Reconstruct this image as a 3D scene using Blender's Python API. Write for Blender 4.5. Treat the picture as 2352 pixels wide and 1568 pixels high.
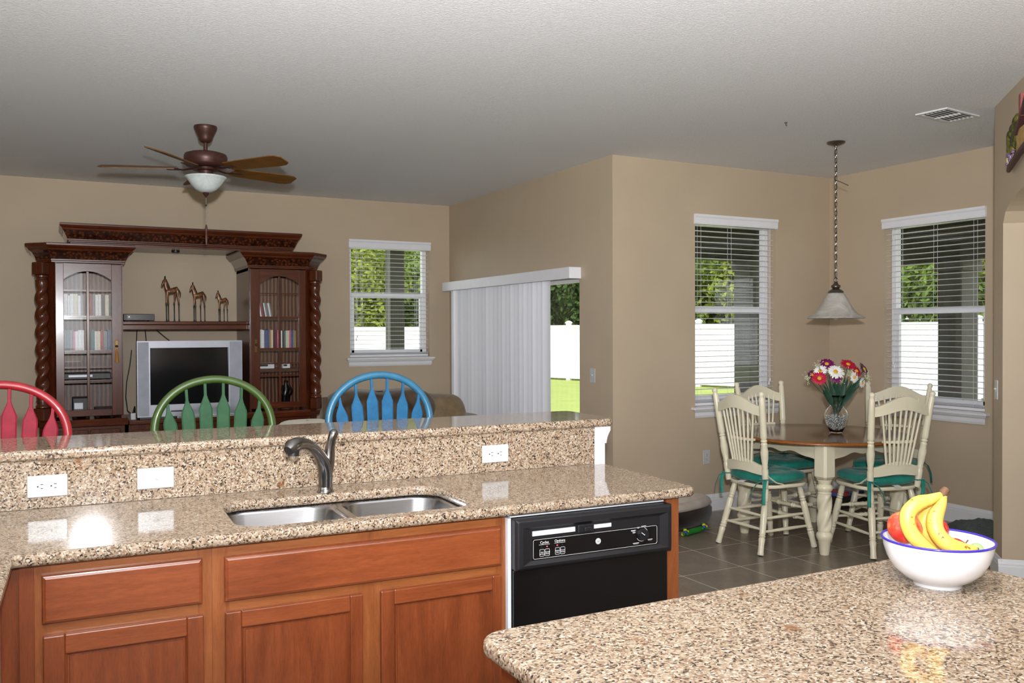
import bpy, bmesh, math, random
from mathutils import Vector, Matrix, noise
random.seed(7)
PI = math.pi
SC = bpy.context.scene
for o in list(bpy.data.objects): bpy.data.objects.remove(o)
COL = SC.collection

# ---------------------------------------------------------------- camera
FPX, YAW, PIT, ROL, CAMH = 2017.65, .4856, -.0124, -.0035, 1.4901
def cam_basis():
    cy, sy, cp, sp = math.cos(YAW), math.sin(YAW), math.cos(PIT), math.sin(PIT)
    F = Vector((sy*cp, cy*cp, sp)); R = Vector((cy, -sy, 0)); U = R.cross(F)
    cr, sr = math.cos(ROL), math.sin(ROL)
    return R*cr + U*sr, U*cr - R*sr, F
cR, cU, cF = cam_basis()
cam_d = bpy.data.cameras.new('camera'); cam = bpy.data.objects.new('camera', cam_d); COL.objects.link(cam)
cam_d.sensor_width = 36; cam_d.lens = FPX/2352*36; cam_d.clip_start = .05; cam_d.clip_end = 200
m = Matrix((cR, cU, -cF)).transposed().to_4x4(); m.translation = (0, 0, CAMH); cam.matrix_world = m
SC.camera = cam

# ---------------------------------------------------------------- sky, sun, flash, exposure
SKY_STRENGTH, SUN_STRENGTH, FLASH_POWER, FLASH_CONE, FLASH_TILT = 2.9, 3.0, 1400, 160, 44
w = bpy.data.worlds.new('sky'); SC.world = w; w.use_nodes = True
bg = w.node_tree.nodes['Background']; bg.inputs[0].default_value = (.93, .96, 1, 1); bg.inputs[1].default_value = SKY_STRENGTH
sd = bpy.data.lights.new('sun', 'SUN'); so = bpy.data.objects.new('sun', sd); COL.objects.link(so)
sd.energy = SUN_STRENGTH; sd.angle = .01; sd.color = (1, .95, .86)
so.rotation_euler = Vector((.40, .62, -.80)).to_track_quat('-Z', 'Y').to_euler(); so.location = (-8, -10, 14)
# the photographer's hot-shoe flash, just above the lens
fd = bpy.data.lights.new('camera_flash', 'SPOT'); fo = bpy.data.objects.new('camera_flash', fd); COL.objects.link(fo)
fd.energy = FLASH_POWER; fd.shadow_soft_size = .04; fd.color = (.97, .98, 1); fo.location = (.03, -.03, 1.73)
fd.spot_size = math.radians(FLASH_CONE); fd.spot_blend = 1
ft = math.radians(FLASH_TILT); fo.rotation_euler = Vector((math.sin(YAW)*math.cos(ft), math.cos(YAW)*math.cos(ft), math.sin(ft))).to_track_quat('-Z', 'Y').to_euler()
vs = SC.view_settings; vs.view_transform = 'Standard'; vs.look = 'None'; vs.exposure = 0; vs.gamma = 1; vs.use_curve_mapping = False

# ---------------------------------------------------------------- helpers
DP = .0324                                   # the peninsula stands 1.9 degrees off the house axes
def pen(x, y, z=0):
    c, s = math.cos(DP), math.sin(DP); return (x*c + y*s, -x*s + y*c, z)
ORG = {}
class MB:
    def __init__(s): s.v = []; s.f = []
    def add(s, vs, fs):
        b = len(s.v); s.v += [tuple(v) for v in vs]; s.f += [tuple(i+b for i in f) for f in fs]; return s
    def box(s, x0, x1, y0, y1, z0, z1, M=None):
        vs = [(x, y, z) for z in (z0, z1) for y in (y0, y1) for x in (x0, x1)]
        if M: vs = [M @ Vector(v) for v in vs]
        return s.add(vs, [(0,2,3,1),(4,5,7,6),(0,1,5,4),(2,6,7,3),(0,4,6,2),(1,3,7,5)])
    def loft(s, rings, caps=True, closed=False):
        n = len(rings[0]); vs = [p for r in rings for p in r]; fs = []
        R = len(rings)
        for i in range(R if closed else R-1):
            a, b = i*n, ((i+1) % R)*n
            for j in range(n): fs.append((a+j, a+(j+1) % n, b+(j+1) % n, b+j))
        if caps and not closed: fs += [tuple(range(n-1, -1, -1)), tuple(range((R-1)*n, R*n))]
        return s.add(vs, fs)
    def tube(s, pts, r, n=8, caps=True, closed=False, flat=None, up=None):
        pts = [Vector(p) for p in pts]; N = len(pts)
        rs = r if isinstance(r, (list, tuple)) else [r]*N
        t0 = (pts[1]-pts[0]).normalized()
        u = Vector(up) if up else (Vector((0,0,1)) if abs(t0.z) < .9 else Vector((1,0,0)))
        rings = []
        for i, p in enumerate(pts):
            if closed: t = pts[(i+1) % N]-pts[i-1]
            else: t = pts[min(i+1, N-1)]-pts[max(i-1, 0)]
            if t.length < 1e-9: t = t0.copy()
            t.normalize(); u = u - t*u.dot(t)
            if u.length < 1e-6: u = t.orthogonal()
            u.normalize(); w_ = t.cross(u); a, b = (flat if flat else (1, 1))
            rings.append([p + (u*math.cos(k*2*PI/n)*a + w_*math.sin(k*2*PI/n)*b)*rs[i] for k in range(n)])
        return s.loft(rings, caps, closed)
    def cyl(s, p0, p1, r0, r1=None, n=12): return s.tube([p0, p1], [r0, r0 if r1 is None else r1], n)
    def lathe(s, prof, n=24, c=(0,0,0), caps=True, M=None):
        rings = []
        for r, z in prof:
            ring = [Vector((r*math.cos(k*2*PI/n), r*math.sin(k*2*PI/n), z)) for k in range(n)]
            rings.append([(M @ p if M else p) + Vector(c) for p in ring])
        return s.loft(rings, caps)
    def rope(s, z0, z1, r, depth, turns, c=(0,0,0), n=20, m=60, lobes=2, hand=1):
        rings = []
        for i in range(m+1):
            t = i/m; z = z0+(z1-z0)*t; e = min(1, t*10, (1-t)*10)
            rings.append([(c[0]+rr*math.cos(a), c[1]+rr*math.sin(a), z) for a in [k*2*PI/n for k in range(n)]
                          for rr in [r*(1+e*depth*math.cos(lobes*a-hand*turns*2*PI*t))]])
        return s.loft(rings)
    def prism(s, poly, ax, a, b):
        def P(p, t): return (t, p[0], p[1]) if ax == 0 else ((p[0], t, p[1]) if ax == 1 else (p[0], p[1], t))
        return s.loft([[P(p, a) for p in poly], [P(p, b) for p in poly]])
    def sphere(s, c, r, n=12, m=8, M=None):
        r = r if isinstance(r, (tuple, list)) else (r, r, r); rings = []
        for i in range(m+1):
            a = -PI/2 + PI*i/m; a = max(-PI/2+.02, min(PI/2-.02, a))
            ring = [Vector((math.cos(a)*math.cos(k*2*PI/n)*r[0], math.cos(a)*math.sin(k*2*PI/n)*r[1], math.sin(a)*r[2])) for k in range(n)]
            rings.append([(M @ p if M else p)+Vector(c) for p in ring])
        return s.loft(rings)
    def grid(s, fn, nu, nv):
        vs = [fn(i/nu, j/nv) for j in range(nv+1) for i in range(nu+1)]
        return s.add(vs, [(j*(nu+1)+i, j*(nu+1)+i+1, (j+1)*(nu+1)+i+1, (j+1)*(nu+1)+i) for j in range(nv) for i in range(nu)])
    def xf(s, M): s.v = [tuple(M @ Vector(v)) for v in s.v]; return s
def mesh_of(mb, name, mat, o=(0,0,0), smooth=None):
    me = bpy.data.meshes.new(name)
    me.from_pydata([(v[0]-o[0], v[1]-o[1], v[2]-o[2]) for v in mb.v], [], mb.f); me.update()
    bm = bmesh.new(); bm.from_mesh(me); bmesh.ops.recalc_face_normals(bm, faces=bm.faces); bm.to_mesh(me); bm.free()
    if mat: me.materials.append(mat)
    if smooth:
        me.polygons.foreach_set('use_smooth', [True]*len(me.polygons)); me.set_sharp_from_angle(angle=math.radians(smooth))
    return me
def addmod(ob, bevel, seg):
    if bevel:
        b = ob.modifiers.new('bevel', 'BEVEL'); b.width = bevel; b.segments = seg; b.limit_method = 'ANGLE'; b.angle_limit = .6
def tag(o, label, cat, group=None, kind=None):
    if label: o['label'] = label
    if cat: o['category'] = cat
    if group: o['group'] = group
    if kind: o['kind'] = kind
    return o
def place(o, loc, rz, frame):
    if frame == 'pen': o.location = pen(*loc); o.rotation_euler = (0, 0, rz-DP)
    else: o.location = loc; o.rotation_euler = (0, 0, rz)
def thing(name, label, cat, loc=(0,0,0), rz=0, group=None, frame='w', local=False):
    o = bpy.data.objects.new(name, None); COL.objects.link(o); o.empty_display_size = .1
    place(o, loc, rz, frame); ORG[o.name] = (0,0,0) if local else tuple(loc); return tag(o, label, cat, group)
def part(mb, name, mat, parent, smooth=None, bevel=0, seg=2, label=None, kind=None):
    o_ = ORG[parent.name]; me = mesh_of(mb, name, mat, o_, smooth)
    ob = bpy.data.objects.new(name, me); COL.objects.link(ob); ob.parent = parent; ORG[ob.name] = o_
    addmod(ob, bevel, seg)
    if label: ob['label'] = label
    if kind: ob['kind'] = kind
    return ob
def pcopy(ob, parent=None, loc=(0,0,0), rot=(0,0,0), scale=None):
    c = ob.copy(); COL.objects.link(c); c.parent = parent or ob.parent; c.location = loc; c.rotation_euler = rot
    if scale: c.scale = scale
    ORG[c.name] = ORG.get(ob.name, (0,0,0)); return c
def tcopy(root, loc, rz, label, frame='w'):
    r = root.copy(); COL.objects.link(r); place(r, loc, rz, frame); r['label'] = label; ORG[r.name] = ORG.get(root.name)
    for ch in list(root.children):
        c = ch.copy(); COL.objects.link(c); c.parent = r
        for g in list(ch.children):
            d = g.copy(); COL.objects.link(d); d.parent = c
    return r
def single(mb, name, mat, label, cat, origin, group=None, frame='w', rz=0, smooth=None, bevel=0, seg=2, kind=None, local=False):
    me = mesh_of(mb, name, mat, (0,0,0) if local else origin, smooth)
    ob = bpy.data.objects.new(name, me); COL.objects.link(ob); place(ob, origin, rz, frame); ORG[ob.name] = (0,0,0) if local else tuple(origin)
    addmod(ob, bevel, seg); return tag(ob, label, cat, group, kind)
def struct(mb, name, mat, smooth=None, bevel=0, seg=2, frame='w', label=None):
    xs = [v[0] for v in mb.v]; ys = [v[1] for v in mb.v]; zs = [v[2] for v in mb.v]
    o = ((min(xs)+max(xs))/2, (min(ys)+max(ys))/2, min(zs))
    return single(mb, name, mat, label, None, o, frame=frame, smooth=smooth, bevel=bevel, seg=seg, kind='structure')
def V(*a): return Vector(a)
def lerp(a, b, t): return a+(b-a)*t

# ---------------------------------------------------------------- materials
class NT:
    def __init__(s, name):
        s.m = bpy.data.materials.new(name); s.m.use_nodes = True; s.t = s.m.node_tree; s.t.nodes.clear()
        s.out = s.n('ShaderNodeOutputMaterial'); s.p = s.n('ShaderNodeBsdfPrincipled'); s.l(s.p.outputs[0], s.out.inputs[0])
        s._tc = None
    def n(s, typ, **kw):
        nd = s.t.nodes.new(typ)
        for k, v in kw.items(): setattr(nd, k, v)
        return nd
    def l(s, a, b): s.t.links.new(a, b)
    def set(s, nd, **kw):
        for k, v in kw.items(): nd.inputs[k.replace('_', ' ')].default_value = v
        return nd
    def co(s, scale=(1,1,1), rot=(0,0,0), gen='Object'):
        if not s._tc: s._tc = s.n('ShaderNodeTexCoord')
        mp = s.n('ShaderNodeMapping'); mp.inputs['Scale'].default_value = scale; mp.inputs['Rotation'].default_value = rot
        s.l(s._tc.outputs[gen], mp.inputs[0]); return mp.outputs[0]
    def noise(s, scale, detail=3, rough=.5, vec=None, dist=0):
        nd = s.n('ShaderNodeTexNoise'); s.set(nd, Scale=scale, Detail=detail, Roughness=rough, Distortion=dist)
        s.l(vec if vec is not None else s.co(), nd.inputs['Vector']); return nd.outputs['Fac']
    def voro(s, scale, vec=None, out='Color', feat='F1'):
        nd = s.n('ShaderNodeTexVoronoi', feature=feat); s.set(nd, Scale=scale)
        s.l(vec if vec is not None else s.co(), nd.inputs['Vector']); return nd.outputs[out]
    def ramp(s, fac, stops, interp='LINEAR'):
        nd = s.n('ShaderNodeValToRGB'); cr = nd.color_ramp; cr.interpolation = interp
        while len(cr.elements) < len(stops): cr.elements.new(.5)
        for e, (p, c) in zip(cr.elements, stops):
            e.position = p; e.color = (*c, 1) if len(c) == 3 else c
        s.l(fac, nd.inputs[0]); return nd.outputs[0]
    def mix(s, fac, a, b, mode='MIX'):
        nd = s.n('ShaderNodeMix', data_type='RGBA', blend_type=mode)
        for sock, val in ((nd.inputs[0], fac), (nd.inputs[6], a), (nd.inputs[7], b)):
            if isinstance(val, (int, float)): sock.default_value = val
            elif isinstance(val, tuple): sock.default_value = (*val, 1)
            else: s.l(val, sock)
        return nd.outputs[2]
    def bump(s, h, strength=.3, dist=.01):
        nd = s.n('ShaderNodeBump'); s.set(nd, Strength=strength, Distance=dist); s.l(h, nd.inputs['Height']); s.l(nd.outputs[0], s.p.inputs['Normal'])
    def col(s, c):
        if isinstance(c, tuple): s.p.inputs['Base Color'].default_value = (*c, 1)
        else: s.l(c, s.p.inputs['Base Color'])
    def pr(s, **kw):
        for k, v in kw.items(): s.p.inputs[k.replace('_', ' ')].default_value = v
        return s
def srgb(r, g, b):
    f = lambda c: (c/255/12.92) if c/255 <= .04045 else ((c/255+.055)/1.055)**2.4
    return (f(r), f(g), f(b))
def mat(name, rgb, rough=.5, metal=0, var=.08, vs=12, bump=0, bs=80, bd=.002, coat=0, spec=.5, **kw):
    t = NT(name); c = srgb(*rgb)
    if var:
        n = t.noise(vs, 3); t.col(t.ramp(n, [(.3, tuple(max(0, x*(1-var)) for x in c)), (.7, tuple(min(1, x*(1+var)) for x in c))]))
    else: t.col(c)
    t.pr(Roughness=rough, Metallic=metal, Coat_Weight=coat, Specular_IOR_Level=spec)
    for k, v in kw.items(): t.p.inputs[k.replace('_', ' ')].default_value = v
    if bump: t.bump(t.noise(bs, 4), bump, bd)
    return t.m
def wood(name, a, b, c, rough=.3, axis=2, scale=1, coat=0, spec=.5):
    t = NT(name); sc = [9*scale]*3; sc[axis] = .9*scale
    g = t.noise(3, 6, .6, t.co(tuple(sc)), .6); f = t.noise(9, 5, .7, t.co(tuple(x*4 for x in sc)))
    blot = t.noise(2.5*scale, 2)
    col = t.ramp(g, [(.25, srgb(*a)), (.5, srgb(*b)), (.78, srgb(*c))])
    col = t.mix(.35, col, t.ramp(f, [(.3, srgb(*a)), (.7, srgb(*c))]))
    col = t.mix(t.ramp(blot, [(.35, (0,0,0)), (.75, (.35,)*3)]), col, srgb(*a))
    t.col(col); t.pr(Roughness=rough, Coat_Weight=coat, Coat_Roughness=.12, Specular_IOR_Level=spec); t.bump(f, .04, .001); return t.m
def granite(name):
    t = NT(name); v = t.co((1,1,1)); d = t.noise(30, 2, .5, v)
    # jitter the lookup so that the mineral grains are ragged
    wv = t.n('ShaderNodeTexNoise'); t.set(wv, Scale=60., Detail=2.); t.l(v, wv.inputs['Vector'])
    mm = t.n('ShaderNodeMix', data_type='VECTOR'); mm.inputs[0].default_value = .012
    t.l(v, mm.inputs[4]); t.l(wv.outputs['Color'], mm.inputs[5]); vec = mm.outputs[1]
    sep = t.n('ShaderNodeSeparateColor'); t.l(t.voro(235, vec), sep.inputs[0])
    col = t.ramp(sep.outputs[0], [(0, srgb(56, 48, 43)), (.09, srgb(104, 86, 70)), (.21, srgb(142, 116, 94)), (.40, srgb(158, 136, 112)), (.66, srgb(176, 158, 135)), (.88, srgb(194, 181, 165))], 'CONSTANT')
    big = t.noise(26, 4, .65, vec); col = t.mix(t.ramp(big, [(.55, (0,0,0)), (.66, (.6,)*3)]), col, srgb(178, 161, 140))
    bl = t.noise(60, 3, .6, vec); col = t.mix(t.ramp(bl, [(.62, (0,0,0)), (.69, (.75,)*3)]), col, srgb(50, 42, 38))
    ru = t.noise(11, 4, .6, vec); col = t.mix(t.ramp(ru, [(.65, (0,0,0)), (.75, (.8,)*3)]), col, srgb(126, 76, 34))
    col = t.mix(1, col, (.86, .87, .89), 'MULTIPLY'); t.col(col); t.pr(Roughness=.075, Specular_IOR_Level=.5); return t.m
def glass_thin(name, tint=(1,1,1), gl=.08, rough=0):
    t = NT(name); t.t.nodes.remove(t.p)
    tr = t.n('ShaderNodeBsdfTransparent'); tr.inputs[0].default_value = (*tint, 1)
    g = t.n('ShaderNodeBsdfGlossy'); g.inputs['Roughness'].default_value = rough
    lw = t.n('ShaderNodeLayerWeight'); pw = t.n('ShaderNodeMath', operation='POWER'); pw.inputs[1].default_value = 5; t.l(lw.outputs['Facing'], pw.inputs[0])
    fr = t.n('ShaderNodeMath', operation='MULTIPLY_ADD'); fr.inputs[1].default_value = .9; fr.inputs[2].default_value = .035; t.l(pw.outputs[0], fr.inputs[0])
    mx = t.n('ShaderNodeMixShader'); t.l(fr.outputs[0], mx.inputs[0]); t.l(tr.outputs[0], mx.inputs[1]); t.l(g.outputs[0], mx.inputs[2])
    t.l(mx.outputs[0], t.out.inputs[0]); return t.m
G = {}
def paint_wall(name, rgb):
    t = NT(name); c = srgb(*rgb); n = t.noise(3, 3)
    t.col(t.ramp(n, [(.3, tuple(x*.97 for x in c)), (.7, tuple(x*1.03 for x in c))])); t.pr(Roughness=.55, Specular_IOR_Level=.3)
    t.bump(t.noise(220, 3), .12, .001); return t.m
G['wall'] = paint_wall('tan wall paint', (189, 171, 148))
def ceil_mat():
    t = NT('white knockdown ceiling'); t.col(srgb(236, 236, 238)); t.pr(Roughness=.9, Specular_IOR_Level=.2)
    a = t.noise(62, 5, .62, t.co((1, 1.6, 1)), .8); b = t.ramp(a, [(.42, (0,0,0)), (.58, (1,1,1))]); t.bump(b, .5, .004); return t.m
G['ceil'] = ceil_mat()
G['trim'] = mat('white semi-gloss trim', (226, 226, 229), .3, var=.015)
G['blind'] = mat('white vinyl blind', (232, 232, 238), .35, var=.02)
G['vinyl'] = mat('white window vinyl', (235, 236, 240), .35, var=.02)
G['pane'] = glass_thin('window glass')
G['granite'] = granite('beige speckled granite')
G['cab'] = wood('cherry stained maple', (84, 38, 18), (120, 58, 29), (148, 80, 44), .32, 2, 1, .25)
G['cabh'] = wood('cherry stained maple flat grain', (92, 42, 20), (130, 64, 33), (156, 86, 48), .32, 0, 1, .25)
G['frame'] = wood('cherry stained face frame', (104, 54, 25), (138, 76, 38), (164, 100, 56), .35, 2, 1, .2)
G['frameh'] = wood('cherry stained rail', (112, 60, 28), (146, 84, 44), (172, 108, 62), .35, 0, 1, .2)
def steel(name, rgb, rough, an=0):
    t = NT(name); v = t.co((3, 3, 220)); n = t.noise(6, 3, .5, v)
    c = srgb(*rgb); t.col(t.ramp(n, [(.3, tuple(x*.82 for x in c)), (.7, c)])); t.pr(Metallic=1, Roughness=rough); return t.m
G['steel'] = steel('brushed stainless steel', (168, 168, 171), .26)
G['nickel'] = mat('brushed nickel', (132, 130, 128), .22, 1, var=.05)
G['black'] = mat('black enamel', (16, 15, 16), .22, var=.1)
G['blackp'] = mat('black plastic', (24, 24, 27), .42, var=.1, bump=.05, bs=300)
G['rubber'] = mat('black rubber', (14, 14, 14), .6)
G['plate'] = mat('white outlet plastic', (192, 194, 195), .28, var=.01)
G['slot'] = mat('dark slot', (30, 28, 28), .7)
G['chrome'] = mat('chrome', (225, 225, 228), .1, 1, var=0)
G['dark'] = mat('dark stained walnut', (60, 26, 14), .25, var=.2)
# ================================================================ the house shell
ZC = 2.84; YB, XP, YD, XR = 8.739, 3.848, 5.627, 6.184
def wall_y(y, th, x0, x1, holes, z1=ZC):     # wall in a plane of constant y, th to the far side
    mb = MB(); xs = x0
    for (a, b, c, d) in sorted(holes):
        mb.box(xs, a, y, y+th, 0, z1); mb.box(a, b, y, y+th, d, z1)
        if c > 0: mb.box(a, b, y, y+th, 0, c)
        xs = b
    return mb.box(xs, x1, y, y+th, 0, z1)
def wall_x(x, th, y0, y1, holes, z1=ZC):
    mb = MB(); ys = y0
    for (a, b, c, d) in sorted(holes):
        mb.box(x, x+th, ys, a, 0, z1); mb.box(x, x+th, a, b, d, z1)
        if c > 0: mb.box(x, x+th, a, b, 0, c)
        ys = b
    return mb.box(x, x+th, ys, y1, 0, z1)
TH = .17
W1 = (2.735, 3.612, 1.215, 2.40); W2 = (4.655, 5.532, .862, 2.40); W3 = (4.152, 5.046, .862, 2.385); DR = (6.105, 8.56, 0, 1.99)
struct(wall_y(YB, TH, -3.75, XP+TH, [W1]), 'wall_back', G['wall'])
struct(wall_x(XP, TH, YD+TH, YB, [DR]), 'wall_patio', G['wall'])
struct(wall_y(YD, TH, XP, XR, [W2]), 'wall_dining_window', G['wall'])
struct(wall_x(XR, TH, 2.2, YD+TH, [W3]), 'wall_dining_right', G['wall'])
struct(wall_x(-3.75, .15, 2.5, YB, []), 'wall_left', G['wall'])
# 45 degree wall with an arched opening
def arch_wall():
    mb = MB(); q = .70711; P0 = V(5.11, 3.372, 0)
    def P(s, t, z): return P0 + V(-q, -q, 0)*s + V(q, -q, 0)*t + V(0, 0, z)
    s0, s1, zs, ri = .222, 1.62, 2.108, .155; sc, hw = (s0+s1)/2, (s1-s0)/2
    def seg(a, b, za0, zb0):       # vertical strip from the arch line to the ceiling
        vs = [P(a, 0, za0), P(b, 0, zb0), P(b, 0, ZC), P(a, 0, ZC), P(a, .45, za0), P(b, .45, zb0), P(b, .45, ZC), P(a, .45, ZC)]
        mb.add(vs, [(0,1,2,3), (5,4,7,6), (4,5,1,0), (3,2,6,7), (4,0,3,7), (1,5,6,2)])
    seg(0, s0, 0, 0); seg(s1, 3.2, 0, 0); n = 24
    za = lambda s: zs + ri*math.sqrt(max(0, 1-((s-sc)/hw)**2))
    for i in range(n):
        a, b = s0+(s1-s0)*i/n, s0+(s1-s0)*(i+1)/n; seg(a, b, za(a), za(b))
    return mb
struct(arch_wall(), 'wall_arch', G['wall'])
struct(wall_y(-1.35, .15, -3.75, XR+TH, [(-3.6, .55, 1.2, 2.75)]), 'wall_kitchen', G['wall'])  # unseen wall behind the camera; its high opening is added to let in fill daylight
struct(MB().box(-3.75, XR+TH, -1.2, YB+TH, ZC, ZC+.06), 'ceiling', G['ceil'])
def tile_mat():
    t = NT('taupe porcelain tile'); oi = t.n('ShaderNodeObjectInfo'); n = t.noise(5, 5, .6); f = t.noise(60, 4, .6)
    c = t.ramp(n, [(.3, srgb(112, 101, 90)), (.7, srgb(132, 120, 108))]); c = t.mix(.25, c, t.ramp(f, [(.3, srgb(92, 82, 72)), (.7, srgb(132, 121, 108))]))
    r = t.ramp(oi.outputs['Random'], [(0, (.93,)*3), (1, (1.05,)*3)]); c = t.mix(1, c, r, 'MULTIPLY'); t.col(c); t.pr(Roughness=.27, Specular_IOR_Level=.45); return t.m
G['tile'] = tile_mat()
def floor_mat():
    t = NT('tiled floor with pale grout'); b = t.n('ShaderNodeTexBrick'); b.offset = 0
    t.set(b, Scale=1., Color1=(*srgb(112, 101, 90), 1), Color2=(*srgb(118, 106, 95), 1), Mortar=(*srgb(150, 142, 130), 1)); b.inputs['Mortar Size'].default_value = .004
    b.inputs['Brick Width'].default_value = .459; b.inputs['Row Height'].default_value = .459
    t.l(t.co(), b.inputs['Vector']); t.col(b.outputs[0]); t.pr(Roughness=.3); return t.m
G['grout'] = mat('pale grout', (204, 197, 184), .9)
fl = struct(MB().box(-3.75, XR+TH, -1.2, YB+TH, -.12, -.004), 'floor', floor_mat())
fx, fy = fl.location.x, fl.location.y
TS = .459; tm = None
struct(MB().box(2.0, XR, 1.46, YD, -.004, -.0012), 'grout_bed', G['grout'])
for i in range(-4, 6):
    for j in range(-6, 4):
        x0, y0 = 3.845+i*TS, 4.212+j*TS; x1, y1 = min(x0+TS, XR), min(y0+TS, YD)
        if x1-x0 < .05 or y1-y0 < .05: continue
        full = abs(x1-x0-TS) < 1e-6 and abs(y1-y0-TS) < 1e-6; g = .0042
        mb = MB().prism([(g, g), (x1-x0-g, g), (x1-x0-g, y1-y0-g), (g, y1-y0-g)], 2, 0, .0055)
        if full and tm: me = tm
        else:
            me = mesh_of(mb, 'floor_tile', G['tile'])
            if full: tm = me
        ob = bpy.data.objects.new('floor_tile', me); COL.objects.link(ob); ob.parent = fl
        ob.location = (x0-fx, y0-fy, .12-.0045-.0008)
BBP = [(0, 0), (.016, 0), (.016, .095), (.013, .103), (.013, .112), (.008, .122), (.004, .134), (0, .137)]
def baseboard(name, a, b, nrm):
    a, b, n = V(*a), V(*b), V(*nrm).normalized(); mb = MB()
    mb.loft([[p+n*(u+.001)+V(0, 0, z+.001) for (u, z) in BBP] for p in (a, b)])
    return struct(mb, name, G['trim'])
baseboard('baseboard_dining_window', (XP, YD, 0), (XR, YD, 0), (0, -1, 0))
baseboard('baseboard_dining_right', (XR, 2.2, 0), (XR, YD, 0), (-1, 0, 0))
baseboard('baseboard_back', (-3.6, YB, 0), (XP, YB, 0), (0, -1, 0))
baseboard('baseboard_patio', (XP, YD, 0), (XP, DR[0]-.05, 0), (-1, 0, 0))
q = .70711
baseboard('baseboard_arch', (5.11, 3.372, 0), (5.11-q*.238, 3.372-q*.238, 0), (-1, 1, 0))
baseboard('baseboard_jamb', (5.11-q*.238-q*.016, 3.372-q*.206, 0), (5.11-q*.222+q*.45, 3.372-q*.222-q*.45, 0), (-1, -1, 0))

# ---- windows: each one frame with panes, meeting rail and sill
def window(name, ax, plane, a, b, c, d, zr):
    # ax 1: wall of constant y seen from -y; ax 0: wall of constant x seen from -x
    def B(mb, u0, u1, v0, v1, z0, z1):
        return mb.box(u0, u1, plane+v0, plane+v1, z0, z1) if ax == 1 else mb.box(plane+v0, plane+v1, u0, u1, z0, z1)
    f = MB(); t = .045; v0, v1 = .09, .15
    for (u0, u1, z0, z1) in ((a, a+t, c, d), (b-t, b, c, d), (a, b, d-t, d), (a, b, c, c+t)): B(f, u0, u1, v0, v1, z0, z1)
    o = ((a+b)/2, plane, c) if ax == 1 else (plane, (a+b)/2, c)
    fr = single(f, name, G['vinyl'], None, None, o, kind='structure', bevel=.004)
    mr = MB(); B(mr, a+t, b-t, .085, .125, zr-.028, zr+.022); part(mr, 'meeting_rail', G['vinyl'], fr, bevel=.003)
    sm = MB()
    for (u0, u1, z0, z1) in ((a+t, a+t+.03, c+t, zr-.02), (b-t-.03, b-t, c+t, zr-.02), (a+t, b-t, c+t, c+t+.035)): B(sm, u0, u1, .09, .12, z0, z1)
    part(sm, 'lower_sash', G['vinyl'], fr, bevel=.003)
    B1 = MB(); B(B1, a+t, b-t, .135, .138, zr, d-t); part(B1, 'pane', G['pane'], fr)
    B2 = MB(); B(B2, a+t+.03, b-t-.03, .105, .108, c+t+.03, zr-.02); part(B2, 'pane', G['pane'], fr)
    s = MB(); B(s, a-.045, b+.045, -.055, -.0005, c-.022, c); B(s, a+.001, b-.001, -.01, .085, c-.022, c+.004); part(s, 'window_sill', G['trim'], fr, bevel=.006)
    ap = MB(); pr_ = [(0, -.088), (-.014, -.088), (-.02, -.07), (-.02, -.045), (-.034, -.03), (-.034, -.022), (0, -.022)]
    e = .022
    def ring(u, k): return [((u+(k*(-p[0]-.014)), plane+p[0]-.0005, c+p[1]) if ax == 1 else (plane+p[0]-.0005, u+(k*(-p[0]-.014)), c+p[1])) for p in pr_]
    ap.loft([ring(a-.012, -1), ring(b+.012, 1)]); part(ap, 'window_apron', G['trim'], fr)
    return fr
window('window_1', 1, YB, *W1, 1.865)
window('window_2', 1, YD, *W2, 1.665)
window('window_3', 0, XR, *W3, 1.645)
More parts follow.
